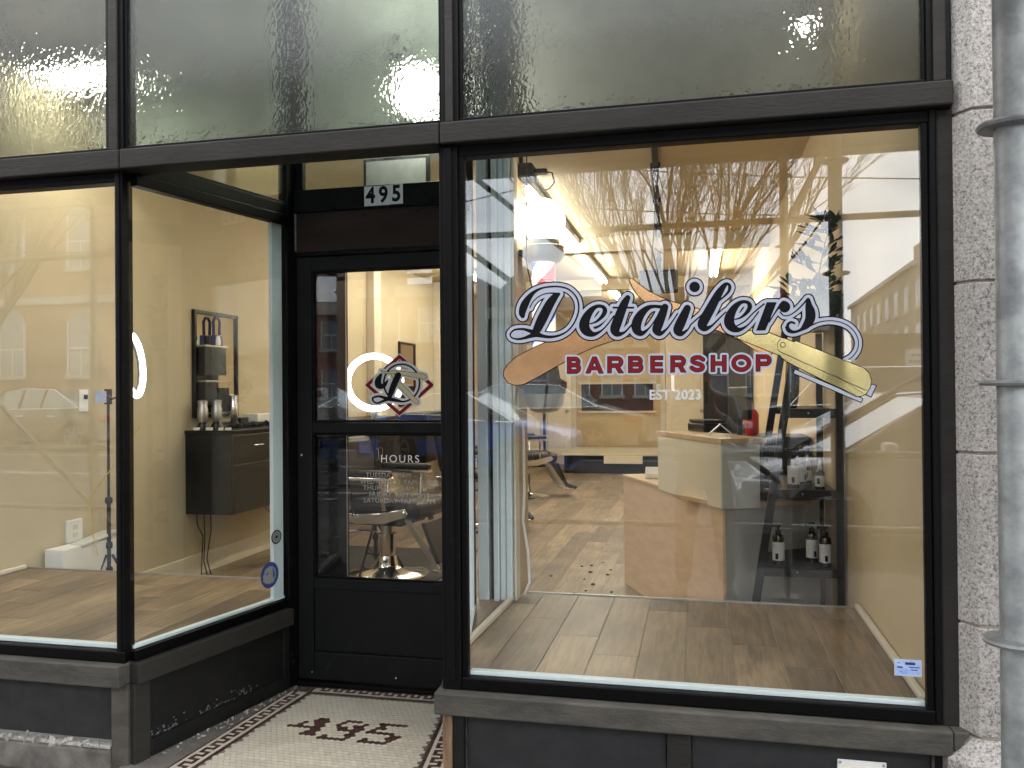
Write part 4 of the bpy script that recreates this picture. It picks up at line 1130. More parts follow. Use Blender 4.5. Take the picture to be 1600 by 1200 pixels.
# number plates over the door
np_ = thing('house_number', 'three white number plates reading 495 on the bar above the door', 'house number', (-1.49, 0.934, 2.416))
for i, ch in enumerate('495'):
    x = -1.592 + i * 0.0668
    pl = obj('number_plate', MB().box(x, x + 0.066, 0.9315, 0.9338, 2.366 + (0.002 if i == 2 else 0), 2.462 + (0.002 if i == 2 else 0)), M['pole_white'] if False else M['white_vinyl'], np_, bevel=0.0008)
    obj('numeral', place_text(text_mb(ch, 0.108, None, bold=0.0036), x + 0.033, 0.9311, 2.4145 + (0.002 if i == 2 else 0), 0, 0.88), M['ink'], pl)

# round stickers on the left return glass
def disc_flat(W, u, n, z, r0, r1=0.0, N=40, sy=1.0):
    mb = MB(); P = [W.pt(u + r0 * math.cos(2 * math.pi * i / N), n, z + r0 * sy * math.sin(2 * math.pi * i / N)) for i in range(N)]
    if r1:
        Q = [W.pt(u + r1 * math.cos(2 * math.pi * i / N), n, z + r1 * sy * math.sin(2 * math.pi * i / N)) for i in range(N)]
        mb.add(P + Q, [(i, (i + 1) % N, N + (i + 1) % N, N + i) for i in range(N)])
    else: mb.add(P, [tuple(range(N))])
    return mb
st = thing('blue_sticker', 'round blue sticker with a grey swirl, low on the left return glass', 'sticker', WL.pt(0.785, 0.004, 0.585))
obj('sticker_disc', disc_flat(WL, 0.79, 0.0036, 0.582, 0.062), M['blue_vinyl'], st)
sw = Art(-1.1, -1.1, 1.1, 1.1, 0.03); sw.pad = 0.3
arc(sw, 0, 0, 0.66, -95, 150, 0.07)
sw.brush([(-0.45, -0.35, .04), (-0.1, -0.5, .10), (0.15, -0.3, .12), (0.15, 0.1, .10), (0.3, 0.5, .05)], .02)
sw.brush([(-0.6, 0.0, .03), (-0.4, 0.15, .12), (-0.1, 0.1, .10), (0.0, -0.1, .04)], .02); sw.brush([(-0.6, 0.3, .03), (-0.35, 0.45, .10), (-0.05, 0.4, .08), (0.05, 0.2, .04)], .02)
obj('sticker_swirl', sw.mesh(lambda v: WL.pt(0.79 + v[0] * 0.058, 0.0040, 0.582 - v[1] * 0.058)), M['grey_vinyl'], st)
st = thing('round_lock_sticker', 'small round grey disc with a black rim above the blue sticker', 'sticker', WL.pt(0.845, 0.004, 0.755))
obj('disc_rim', disc_flat(WL, 0.838, 0.0036, 0.757, 0.036, sy=0.95), M['ink'], st); obj('disc_face', disc_flat(WL, 0.838, 0.0040, 0.757, 0.029, sy=0.95), M['grey_vinyl'], st)
obj('disc_mark', disc_flat(WL, 0.838, 0.0044, 0.757, 0.019, 0.016), M['ink'], st); obj('disc_mark', disc_flat(WL, 0.838, 0.0044, 0.757, 0.009), M['ink'], st)
# alarm sticker bottom right
st = thing('alarm_sticker', 'small pale blue sticker with worn print in the bottom right window corner', 'sticker', (0.636, -0.004, 0.565))
Mx = Matrix.Rotation(R(3), 4, 'Y')
def rr(x0, x1, z0, z1, y): return MB().add([(x0, y, z0), (x1, y, z0), (x1, y, z1), (x0, y, z1)], [(0, 1, 2, 3)])
obj('sticker_border', rr(0.596, 0.677, 0.541, 0.594, -0.0036), M['lav'], st); obj('sticker_face', rr(0.600, 0.673, 0.545, 0.590, -0.0040), M['pale_blue_vinyl'], st)
pr = MB()
for (x, z, w, h) in ((0.628, 0.577, 0.03, 0.008), (0.604, 0.566, 0.017, 0.005), (0.604, 0.581, 0.010, 0.002), (0.64, 0.568, 0.03, 0.003), (0.612, 0.553, 0.006, 0.002), (0.645, 0.560, 0.02, 0.003)):
    pr.add([(x, -0.0043, z), (x + w, -0.0043, z), (x + w, -0.0043, z + h), (x, -0.0043, z + h)], [(0, 1, 2, 3)])
obj('worn_print', pr, M['navy'], st)
st = thing('window_tag', 'small translucent white rectangle stuck on the left display window', 'sticker', (-2.33, 0.006, 1.447))
obj('tag_film', MB().box(-2.356, -2.304, 0.0036, 0.0044, 1.424, 1.470), M['lav'], st)
pt = thing('metal_plate', 'white metal plate with corner screws on the bulkhead under the big window', 'plate', (0.497, 0.0, 0.22))
obj('plate', MB().box(0.423, 0.572, 0.004, 0.011, 0.14, 0.256), M['white_plastic'], pt, bevel=0.008, seg=3)
obj('plate_recess', MB().box(0.438, 0.557, 0.001, 0.0038, 0.15, 0.238), M['cream_panel'], pt, bevel=0.003)
for x in (0.432, 0.563): obj('screw', MB().lathe([(0.0045, 0), (0.0035, 0.002)], (x, 0.0035, 0.247), (0, -1, 0), 10), M['steel'], pt)
# ------------------------------------------------------------------ interior
def on(name, mb, m, root, bev=0.0, smooth=False, label=None): return obj(name, mb, M[m], root, bevel=bev, smooth=smooth, label=label)
def world_root(name, label, cat, loc, group=None): return thing(name, label, cat, loc, group)
# fluorescent fixtures on the ceiling
def strip_light(x, y0, y1, label, hot=False, dz=0.05):
    t = thing('strip_light', label, 'ceiling light', (x, (y0 + y1) / 2, CZ), 'fluorescent strip lights on the shop ceiling')
    on('housing', MB().box(x - 0.06, x + 0.06, y0, y1, CZ - dz - 0.05, CZ - 0.001 if dz < 0.02 else CZ - dz), 'white_plastic', t, 0.004)
    for s in (-0.032, 0.032):
        on('tube', MB().tube([(x + s, y0 + 0.02, CZ - dz - 0.075), (x + s, y1 - 0.02, CZ - dz - 0.075)], 0.017, 8), 'tube_hot' if hot else 'tube', t)
    for y in (y0 + .2, y1 - .2):
        if dz > 0.02: on('hanger', MB().box(x - .01, x + .01, y - .01, y + .01, CZ - dz, CZ - .001), 'steel', t)
strip_light(-1.31, 3.35, 6.15, 'long lit fluorescent strip light nearest the big window, beside the pole lamp', True, 0.02)
strip_light(-1.34, 6.22, 9.1, 'second lit fluorescent strip in the row that runs back from the pole lamp', True, 0.02)
strip_light(-1.33, 9.8, 12.2, 'third lit fluorescent strip in the row, near the back wall', False, 0.02)
strip_light(-3.1, 4.9, 6.9, 'lit strip light above the first barber station', False, 0.02)
strip_light(-3.0, 6.6, 8.8, 'lit strip light above the far barber station', False, 0.02)
strip_light(0.2, 6.4, 8.8, 'lit strip light on the right half of the ceiling', False, 0.02)
bt = thing('ceiling_batten', 'lit white batten high inside the left display window, behind the hammered glass', 'ceiling light', (-3.6, 1.4, FC))
on('housing', MB().box(-3.88, -3.30, 1.28, 1.56, 3.37, 3.42), 'white_plastic', bt, .003); on('diffuser', MB().box(-3.86, -3.32, 1.30, 1.54, 3.355, 3.3695), 'soft_tube', bt, .003); on('hanger', MB().box(-3.6, -3.58, 1.4, 1.42, 3.421, FC - .001), 'steel', bt)
bt = thing('pendant_lamp', 'lit globe pendant glowing through the hammered glass above the door', 'pendant lamp', (-1.5, 1.4, FC))
on('lamp_globe', MB().sphere((-1.47, 1.42, 3.09), .15, 20, 12), 'soft_tube', bt, smooth=True); on('lamp_flex', MB().tube([(-1.47, 1.42, 3.235), (-1.47, 1.42, FC)], .006, 6), 'black_matte', bt)
bt = thing('pendant_lamp', 'small lit bulb sparkling through the right hammered pane', 'pendant lamp', (.52, 1.4, FC))
on('lamp_bulb', MB().sphere((.52, 1.40, 3.22), .036, 16, 10), 'spot', bt, smooth=True); on('lamp_flex', MB().tube([(.52, 1.40, 3.255), (.52, 1.40, FC)], .006, 6), 'black_matte', bt)
tk = thing('ceiling_track', 'black cable track running back across the shop ceiling', 'track', (-0.3, 5, CZ))
on('track_rail', MB().beam((-0.262, 2.35, CZ - 0.02), (-0.52, 8.6, CZ - 0.02), 0.045, 0.035), 'black_matte', tk, 0.004)
on('end_box', MB().box(-0.80, -0.28, 8.62, 8.95, CZ - 0.30, CZ - 0.01), 'black_matte', tk, 0.02)
for i in range(5):
    y = 3.2 + i * 1.1; x = -0.262 + (-0.258) * (y - 2.35) / 6.25
    on('track_clip', MB().box(x - .035, x + .035, y, y + .04, CZ - 0.045, CZ - 0.002), 'navy', tk, 0.004)
sp = thing('security_camera', 'dark box camera with a looped cable high beside the lit pole lamp', 'camera', (-0.85, 1.5, 2.62))
on('camera_body', MB().box(-0.94, -0.85, 1.42, 1.56, 2.585, 2.665), 'black_matte', sp, 0.012)
on('camera_lens', MB().lathe([(0.018, 0), (0.018, 0.06), (0.014, 0.07)], (-0.85, 1.48, 2.625), (1, -0.1, -0.05), 14), 'black', sp)
on('cable', MB().tube([(-0.79, 1.47, 2.62), (-0.75, 1.46, 2.61), (-0.74, 1.47, 2.56), (-0.77, 1.48, 2.53), (-0.82, 1.5, 2.52)], 0.004, 6), 'black_matte', sp)
on('mount', MB().box(-0.935, -0.915, 1.46, 1.50, 2.665, FC - .002), 'black_matte', sp)
wc = thing('hanging_cable', 'thin black cable hanging down the white trim beside the barber pole', 'cable', (-0.86, 1.2, 2.3))
on('cable', MB().tube([(-0.83, 1.2, 3.4), (-0.835, 1.2, 2.4), (-0.84, 1.2, 2.1), (-0.82, 1.2, 2.0), (-0.80, 1.2, 1.94)], 0.0035, 6), 'black_matte', wc)
wc = thing('white_cable', 'white cable running down the inner corner trim to the platform', 'cable', (-0.87, 1.2, 0.6))
on('cable', MB().tube([(-0.862, 1.2, 1.3), (-0.860, 1.2, 0.95), (-0.868, 1.2, 0.80), (-0.845, 1.2, 0.66), (-0.838, 1.2, 0.50), (-0.862, 1.2, 0.44)], 0.007, 8), 'white_plastic', wc)

# barber pole
bp = thing('barber_pole', 'lit barber pole with white globe and red white blue stripes inside the big window', 'barber pole', (-0.80, 1.45, 1.3))
PC = Vector((-0.80, 1.45, 0))
on('globe', MB().sphere((PC.x, PC.y, 2.355), 0.118, 24, 16), 'globe', bp, smooth=True)
on('upper_collar', MB().lathe([(0.05, 2.255), (0.085, 2.25), (0.085, 2.225), (0.110, 2.215), (0.110, 2.165), (0.098, 2.150), (0.085, 2.135), (0.075, 2.13)], (PC.x, PC.y, 0), (0, 0, 1), 28), 'steel', bp, smooth=True)
def helix(k0, k1, z0, z1, r, turns, n=60):
    mb = MB(); rows = 40
    for i in range(rows + 1):
        z = z0 + (z1 - z0) * i / rows
        for j in range(9):
            a = 2 * math.pi * (k0 + (k1 - k0) * j / 8 + turns * i / rows); mb.v.append((PC.x + r * math.cos(a), PC.y + r * math.sin(a), z))
    for i in range(rows):
        for j in range(8): mb.f.append((i * 9 + j, i * 9 + j + 1, (i + 1) * 9 + j + 1, (i + 1) * 9 + j))
    return mb
on('striped_cylinder', MB().lathe([(0.062, 1.60), (0.062, 2.13)], (PC.x, PC.y, 0), (0, 0, 1), 32), 'pole_white', bp, smooth=True)
on('red_stripe', helix(0.62, 0.86, 1.602, 2.128, 0.0628, 1.35), 'pole_red', bp, smooth=True); on('blue_stripe', helix(0.12, 0.34, 1.602, 2.128, 0.0628, 1.35), 'pole_blue', bp, smooth=True)
on('lower_collar', MB().lathe([(0.085, 1.52), (0.118, 1.50), (0.120, 1.475), (0.112, 1.46), (0.112, 1.44)][::-1] + [(0.07, 1.60)], (PC.x, PC.y, 0), (0, 0, 1), 28), 'black_matte', bp, smooth=True)
on('lower_bowl', MB().lathe([(0.02, 1.335), (0.07, 1.350), (0.098, 1.380), (0.106, 1.439)], (PC.x, PC.y, 0), (0, 0, 1), 28), 'steel', bp, smooth=True)
on('wall_bracket', MB().box(-0.925, -0.83, 1.40, 1.50, 1.47, 1.50), 'black_matte', bp, 0.004)
on('wall_bracket', MB().box(-0.925, -0.84, 1.40, 1.50, 2.17, 2.20), 'black_matte', bp, 0.004)
struct('window_partition', MB().box(-0.955, -0.929, 1.30, 1.62, FZ, CZ - .002), M['wall'])

# barber stations on the left wall
def station(y, label_m, label_c, near):
    m_ = thing('wall_mirror', label_m, 'mirror', (RX0, y + 0.31, 1.26), 'mirrors along the left wall')
    x = RX0 + 0.001
    on('mirror_glass', MB().box(x + 0.006, x + 0.014, y + 0.03, y + 0.60, 1.29, 2.09), 'mirror', m_)
    for b in ((x, x + 0.03, y, y + 0.03, 1.26, 2.12), (x, x + 0.03, y + 0.60, y + 0.63, 1.26, 2.12), (x, x + 0.03, y + 0.0305, y + 0.5995, 2.09, 2.12), (x, x + 0.03, y + 0.0305, y + 0.5995, 1.26, 1.29)):
        on('frame', MB().box(*b), 'black', m_, 0.003)
    c = thing('wall_cabinet', label_c, 'cabinet', (RX0, y + 0.6, 0.51), 'black wall cabinets along the left wall')
    y0, y1 = y - 0.09, y + 1.30
    xf = RX0 + 0.40
    on('body', MB().box(RX0 + 0.002, xf, y0, y1, 0.52, 1.14), 'black', c, 0.003)
    on('counter_top', MB().box(RX0 + 0.002, xf + 0.02, y0 - 0.01, y1 + 0.01, 1.141, 1.168), 'black', c, 0.003)
    for a, b, z0, z1 in ((y0 + 0.01, y0 + 0.69, 0.53, 0.90), (y0 + 0.70, y1 - 0.01, 0.53, 0.90)):
        d = on('cabinet_door', MB().box(xf + 0.001, xf + 0.018, a, b, z0, z1), 'black', c, 0.003)
        hy = b - 0.06 if a < y0 + 0.1 else a + 0.05
        on('handle', MB().tube([(xf + 0.018, hy, 0.70), (xf + 0.045, hy, 0.71), (xf + 0.045, hy, 0.82), (xf + 0.018, hy, 0.83)], 0.006, 8), 'chrome', d)
    for a, b in ((y0 + 0.01, y0 + 0.69), (y0 + 0.70, y1 - 0.01)):
        d = on('drawer', MB().box(xf + 0.001, xf + 0.018, a, b, 0.91, 1.13), 'black', c, 0.003)
        hy = (a + b) / 2
        on('handle', MB().tube([(xf + 0.018, hy - .05, 1.04), (xf + 0.045, hy - .045, 1.04), (xf + 0.045, hy + .045, 1.04), (xf + 0.018, hy + .05, 1.04)], 0.006, 8), 'chrome', d)
    return xf
station(2.935, 'tall black framed mirror nearest the window, above the cabinet with clippers', 'glossy black wall cabinet nearest the window with clippers and boxes on top', True)
station(5.15, 'black framed mirror of the middle barber station, hidden behind the door panel', 'black wall cabinet of the middle barber station behind the barber chair', False)
station(7.50, 'small far mirror on the left wall, seen above the badge on the door', 'far black wall cabinet seen through the door glass', False)
# shelves and goods modelled in place of what the near mirror reflects
sh = thing('reflection_shelves', 'narrow shelf stack with dark boxes, standing in for a reflection in the near mirror', 'shelves', (RX0 + .03, 3.1, 1.3))
for z in (1.84, 1.56, 1.30):
    on('shelf', MB().box(RX0 + .032, RX0 + .10, 2.975, 3.30, z - 0.012, z), 'steel', sh)
on('box', MB().box(RX0 + .033, RX0 + .09, 2.98, 3.28, 1.602, 1.822), 'black_matte', sh); on('box', MB().box(RX0 + .033, RX0 + .09, 2.98, 3.14, 1.36, 1.545), 'black_matte', sh)
on('box', MB().box(RX0 + .033, RX0 + .09, 3.17, 3.32, 1.302, 1.50), 'black', sh)
sh = thing('reflection_clipper', 'navy blue clipper holder with a looped top, standing in for a reflection in the near mirror', 'clipper', (RX0 + .06, 3.2, 1.84))
on('holder_body', MB().box(RX0 + .04, RX0 + .09, 3.13, 3.24, 1.841, 1.93), 'navy', sh, 0.01)
on('loop', MB().tube([(RX0 + .06, 3.15, 1.93), (RX0 + .06, 3.145, 2.04), (RX0 + .06, 3.17, 2.07), (RX0 + .06, 3.21, 2.07), (RX0 + .06, 3.235, 2.04), (RX0 + .06, 3.23, 1.93)], 0.012, 8), 'navy', sh)
sh = thing('reflection_bottle', 'small white bottle before the navy clipper holder, standing in for a reflection in the near mirror', 'bottle', (RX0 + .1, 3.14, 1.84))
on('bottle_body', MB().lathe([(0.02, 1.841), (0.02, 1.885), (0.014, 1.90), (0.014, 1.915)], (RX0 + .1, 3.15, 0), (0, 0, 1), 14), 'white_plastic', sh, smooth=True)
# clippers, jars and trays on the near cabinet
CT = 1.1685
def jar(x, y, r, h, label, m='steel'):
    t = thing('clipper_stand', label, 'clipper', (x, y, CT), 'clippers standing on the near wall cabinet')
    on('base', MB().lathe([(r * 1.25, CT), (r * 1.25, CT + .015), (r * 0.8, CT + .05), (r * 0.6, CT + 0.06)], (x, y, 0), (0, 0, 1), 16), 'black', t, smooth=True)
    on('clipper_body', MB().lathe([(r * 0.65, CT + 0.061), (r, CT + 0.10), (r, CT + h * 0.7), (r * 0.85, CT + h * 0.8), (r * 0.95, CT + h), (r * .2, CT + h + 0.006)], (x, y, 0), (0, 0, 1), 16), m, t, smooth=True)
jar(-3.80, 2.93, 0.042, 0.23, 'squat silver clipper on a black stand at the near end of the cabinet')
jar(-3.76, 3.06, 0.042, 0.23, 'second silver clipper, between the end one and the tall jar')
jar(-3.755, 3.30, 0.042, 0.27, 'tall shiny jar clipper in front of the mirror corner', 'chrome')
bx = thing('product_box', 'black box on the near cabinet under the mirror', 'box', (-3.62, 3.5, CT)); on('carton', MB().box(-3.85, -3.75, 3.40, 3.52, CT, CT + .08), 'black_matte', bx, .003)
bx = thing('tool_tray', 'low black tray on the near cabinet carrying a white box', 'tray', (-3.6, 3.8, CT))
on('tray_body', MB().box(-3.87, -3.68, 3.54, 4.05, CT, CT + .035), 'black', bx, .006)
bx = thing('white_box', 'white plastic box lying on the black tray at the far end of the near cabinet', 'box', (-3.6, 3.8, CT + .036)); on('box_body', MB().box(-3.86, -3.72, 3.62, 4.0, CT + .036, CT + .105), 'white_plastic', bx, .006)
for k, (y, w) in enumerate(((-3.84, .05), (-3.73, .05), (-3.62, .03), (-3.56, .04))):
    bx = thing('charger', ('white charger block at the near corner of the cabinet', 'white charger block beside the second clipper', 'small pale charger before the tall jar', 'small white card by the black box')[k], 'charger', (y, 2.87, CT), 'chargers on the near cabinet')
    on('charger_body', MB().box(y, y + w, 2.86, 2.885, CT, CT + .022), 'white_plastic', bx, .003)
ml = MB()
for i in range(14):
    y = 2.95 + i * 0.075; a = rnd.uniform(-1, 1)
    ml.tube([(-3.64, y, CT + .012), (-3.60 + .03 * a, y + .04, CT + .03 + .02 * abs(a)), (-3.61, y + .09, CT + .012)], 0.009, 6)
tag(obj('coiled_cables', ml, M['black_matte']), 'tangle of black clipper cables lying on the near cabinet', 'cables', kind='stuff')
for k, (pts) in enumerate((
    [(-3.86, 2.93, 0.52), (-3.85, 2.93, 0.42), (-3.83, 2.97, 0.33), (-3.85, 2.99, 0.20), (-3.80, 2.90, 0.06), (-3.78, 2.88, 0.03)],
    [(-3.86, 3.03, 0.52), (-3.86, 3.04, 0.3), (-3.83, 2.98, 0.13), (-3.78, 2.95, 0.03)],
    [(-3.86, 3.12, 0.52), (-3.86, 3.13, 0.36), (-3.83, 3.02, 0.14), (-3.76, 2.97, 0.03)],
    [(-3.86, 3.90, 0.52), (-3.86, 4.0, 0.40), (-3.85, 4.08, 0.33), (-3.85, 4.07, 0.2), (-3.83, 4.2, 0.08)],
    [(-3.86, 3.92, 0.52), (-3.86, 4.03, 0.42), (-3.85, 4.12, 0.28), (-3.84, 4.22, 0.27)])):
    c = thing('hanging_cable', ('black cord hanging under the near end of the cabinet, leftmost', 'middle of three black cords under the near end of the cabinet', 'rightmost of three black cords under the near end of the cabinet', 'long black cord hanging from the far end of the cabinet to the floor', 'short black cord bending right under the far end of the cabinet')[k], 'cord', pts[0], 'black cords under the near cabinet')
    on('cable', MB().tube(pts, 0.0045, 6), 'black_matte', c)

# left window things
bx = thing('wall_switch', 'white switch plate with a black toggle on the left wall', 'switch', (RX0, 1.76, 1.42))
on('plate', MB().box(RX0 + .001, RX0 + .008, 1.72, 1.80, 1.345, 1.485), 'white_plastic', bx, .003); on('toggle', MB().box(RX0 + .009, RX0 + .03, 1.755, 1.772, 1.425, 1.455), 'black', bx, .003)
bx = thing('power_outlet', 'white double socket plate low on the left wall', 'socket', (RX0, 1.67, .6))
on('plate', MB().box(RX0 + .001, RX0 + .02, 1.60, 1.73, 0.52, 0.66), 'white_plastic', bx, .003)
for z in (0.565, 0.615):
    on('socket', MB().box(RX0 + .021, RX0 + .0235, 1.645, 1.685, z - .014, z + .014), 'cream_trim', bx, .002)
bx = thing('white_junction_box', 'white box with an open grey lid on the platform below the socket', 'box', (-3.8, 1.5, .43))
on('box_body', MB().box(RX0 + .03, RX0 + .16, 1.40, 1.90, 0.433 - .2, 0.52), 'white_plastic', bx, .004)
on('grey_cloth', MB().obox((RX0 + .1, 1.72, .53), (1, 0, 0.1), (0, 1, .12), (0, 0, 1), .07, .17, .012), 'grey_panel', bx, .008)
# ring light on a tripod
def ring_light(c, axis, R0, label, tilt=0, base=None, arm=None):
    t = thing('ring_light', label, 'ring light', (c[0], c[1], base if base is not None else FZ), None)
    on('ring_diffuser', MB().ring(c, axis, R0, 0.024, 64, 10, flat=0.7), 'ring', t, smooth=True)
    ax = Vector(axis).normalized()
    bk = Vector(c) - ax * 0.022
    on('ring_housing', MB().ring(bk, axis, R0, 0.026, 64, 8, flat=0.35), 'black_matte', t, smooth=True)
    zb = (base if base is not None else FZ)
    px, py = (arm if arm else (bk[0] - ax.x * .02, bk[1] - ax.y * .02))
    if arm: on('arm', MB().tube([(px, py, c[2] - R0 - .03), (bk[0], bk[1], c[2] - R0 + .005)], .007, 8), 'black_matte', t)
    on('phone_holder', MB().box(px - .02, px + .02, py - .015, py + .015, c[2] - R0 - .06, c[2] - R0 + .04), 'black_matte', t, .005)
    on('pole', MB().tube([(px, py, zb + .12), (px, py, zb + .75)], .013, 10), 'black_matte', t); on('pole', MB().tube([(px, py, zb + .7), (px, py, c[2] - R0 - .02)], .009, 10), 'black_matte', t)
    for z in (zb + .46, zb + .75, zb + .3):
        on('collar', MB().lathe([(.02, z - .02), (.024, z), (.02, z + .02)], (px, py, 0), (0, 0, 1), 12), 'black_matte', t)
    for k in range(3):
        a = R(120 * k + 20); ex, ey = px + .24 * math.cos(a), py + .24 * math.sin(a)
        on('leg', MB().tube([(px + .02 * math.cos(a), py + .02 * math.sin(a), zb + .40), (ex, ey, zb + .012)], .009, 8), 'black_matte', t)
        on('brace', MB().tube([(px, py, zb + .15), (px + .13 * math.cos(a), py + .13 * math.sin(a), zb + .20)], .006, 6), 'black_matte', t)
    return t
ring_light((-3.535, 1.78, 1.64), (0.93, 0.36, 0.08), 0.19, 'lit ring light seen edge on behind the corner post, on a black tripod', base=FZ, arm=(-3.735, 1.79))
ring_light((-2.475, 3.2, 1.53), (0.38, -0.92, 0), 0.205, 'lit round ring light seen face on through the door glass', base=FZ)
bx = thing('light_cable', 'thin pale cable looping down beside the left tripod', 'cable', (-3.6, 1.6, 1)); on('cable', MB().tube([(-3.47, 1.75, 1.25), (-3.55, 1.7, 1.1), (-3.72, 1.6, .8), (-3.70, 1.6, .6), (-3.66, 1.6, .45)], .003, 6), 'yellow', bx)

# barber chairs
def barber_chair(label):
    t = thing('barber_chair', label, 'barber chair', (0, 0, 0), 'black and chrome barber chairs')
    on('base_plate', MB().lathe([(0.33, 0.0), (0.33, 0.018), (0.28, 0.035), (0.12, 0.06), (0.09, 0.09), (0.075, 0.16)], (0, 0, 0), (0, 0, 1), 36), 'chrome', t, smooth=True)
    on('pump_column', MB().lathe([(0.072, 0.16), (0.072, 0.33)], (0, 0, 0), (0, 0, 1), 24), 'chrome', t, smooth=True)
    on('piston', MB().lathe([(0.045, 0.331), (0.045, 0.42)], (0, 0, 0), (0, 0, 1), 20), 'steel', t, smooth=True)
    on('pump_lever', MB().tube([(-0.05, -0.05, .35), (-0.16, -0.12, .36), (-0.26, -0.14, .35)], .009, 8), 'chrome', t)
    on('under_frame', MB().box(-.24, .24, -.2, .2, .42, .45), 'black_matte', t, .01)
    on('seat', MB().box(-.27, .30, -.25, .25, .50, .62), 'leather', t, .045, True)
    on('seat_front_roll', MB().box(.24, .40, -.25, .25, .47, .61), 'leather', t, .05, True)
    for s in (-1, 1):
        prof = [(-.32, .53), (-.30, .455), (-.1, .435), (.12, .445), (.30, .50), (.33, .53), (.30, .565), (.1, .525), (-.1, .51)]
        on('side_band', MB().extr(prof, 1, s * .262 - .008, s * .262 + .008), 'chrome', t, .003)
        on('rivet', MB().lathe([(.02, 0), (.016, .008)], (.29, s * .271, .53), (0, s, 0), 16), 'chrome', t)
        on('armrest_pad', MB().box(-.22, .22, s * .32 - .04, s * .32 + .04, .80, .85), 'leather', t, .018, True)
        on('armrest_frame', MB().box(-.22, .22, s * .32 - .043, s * .32 + .043, .775, .799), 'chrome', t, .004)
        on('armrest_post', MB().tube([(-.16, s * .29, .55), (-.16, s * .32, .785)], .014, 8), 'chrome', t); on('armrest_post', MB().tube([(.14, s * .29, .55), (.14, s * .32, .785)], .014, 8), 'chrome', t)
        on('footrest_arm', MB().beam((.27, s * .18, .48), (.52, s * .16, .11), .045, .014, (0, 1, 0)), 'steel', t, .003)
        on('hook', MB().tube([(-.12, s * .28, .62), (-.13, s * .29, .50), (-.10, s * .29, .47)], .006, 6), 'chrome', t)
    on('backrest', MB().add(*(lambda P: (P, [(0, 3, 2, 1), (4, 5, 6, 7), (0, 1, 5, 4), (1, 2, 6, 5), (2, 3, 7, 6), (3, 0, 4, 7)]))([(-.29, -.25, .60), (-.17, -.25, .60), (-.17, .25, .60), (-.29, .25, .60), (-.37, -.23, 1.08), (-.27, -.23, 1.08), (-.27, .23, 1.08), (-.37, .23, 1.08)])), 'leather', t, .04, True)
    on('calf_pad', MB().beam((.41, 0, .46), (.54, 0, .16), .40, .035), 'leather', t, .012)
    on('footrest', MB().box(.50, .66, -.22, .22, .10, .125), 'chrome', t, .008); on('footrest_bar', MB().tube([(.64, -.24, .14), (.64, .24, .14)], .016, 10), 'black_matte', t)
    return t
ch = barber_chair('black leather barber chair with chrome base, nearest behind the door glass')
k2 = copy_tree(ch); k3 = copy_tree(ch)
ch.location = (-2.40, 3.25, FZ); ch.rotation_euler = (0, 0, R(-8))
k2.location = (-2.35, 5.4, FZ); k2.rotation_euler = (0, 0, R(20)); k2['label'] = 'second black barber chair, behind the one nearest the door'
k3.location = (-2.30, 8.0, FZ); k3.rotation_euler = (0, 0, R(25)); k3['label'] = 'farthest black barber chair with its base showing left of the wooden desk'
mt = thing('floor_mat', 'black rubber mat under the nearest barber chair', 'mat', (-2.5, 3.4, FZ)); on('mat', MB().box(-3.2, -1.95, 2.6, 4.3, FZ + .0006, FZ + .012), 'black_matte', mt, .006)

# reception desk
PB, PA, PC_ = Vector((-0.56, 3.34, 0)), Vector((0.115, 1.83, 0)), Vector((0.70, 2.26, 0))
dk = thing('reception_desk', 'L shaped maple reception desk with a raised cream counter', 'desk', (0.1, 2.2, FZ))
dv = (PA - PB).normalized(); nv = Vector((-dv.y, dv.x, 0))  # into the desk
if nv.x < 0: nv = -nv
LAB = (PA - PB).length
def along(a, b, n0, n1, z0, z1, name, m, bev=.002):
    P = [PB + dv * a + nv * n0, PB + dv * b + nv * n0, PB + dv * b + nv * n1, PB + dv * a + nv * n1]
    mb = MB().prism([(p.x, p.y) for p in P], z0, z1)
    return on(name, mb, m, dk, bev)
along(0, LAB, 0.0, 0.02, FZ, .80, 'front_panel', 'ply')
along(-0.01, LAB * 0.99, -0.008, 0.55, .801, .826, 'desk_top', 'ply_top')
along(0.0, 0.02, 0.021, 0.5, FZ, .80, 'end_panel', 'ply')
wv = (PC_ - PA).normalized(); wn2 = Vector((-wv.y, wv.x, 0))
def wingb(a, b, n0, n1, z0, z1, name, m, bev=.002):
    P = [PA + wv * a + wn2 * n0, PA + wv * b + wn2 * n0, PA + wv * b + wn2 * n1, PA + wv * a + wn2 * n1]
    return on(name, MB().prism([(p.x, p.y) for p in P], z0, z1), m, dk, bev)
LAC = (PC_ - PA).length
wingb(0.012, LAC - .02, 0.012, 0.03, FZ, .80, 'wing_panel', 'grey_panel')
wingb(0.02, LAC - .02, 0.0, 0.46, .801, .826, 'wing_top', 'ply_top')
ua = LAB * 0.445
zt = 1.185
along(ua, LAB + 0.012, -0.014, 0.004, .80, zt - .03, 'raised_front', 'cream_panel')
along(ua, LAB + 0.012, 0.19, 0.208, .83, zt - .03, 'raised_back', 'cream_panel')
along(LAB + 0.0125, LAB + 0.03, -0.014, 0.21, .80, zt - .03, 'raised_end', 'grey_panel')
along(ua, ua + .018, 0.005, 0.189, .83, zt - .03, 'raised_end', 'cream_panel')
along(ua - .01, LAB + .035, -0.02, 0.25, zt - .029, zt, 'raised_top', 'ply_top')
cr = thing('card_reader', 'small white card reader on the low end of the desk', 'card reader', PB + dv * .3 + Vector((0, 0, .827)))
cpos = PB + dv * 0.30 + nv * 0.12
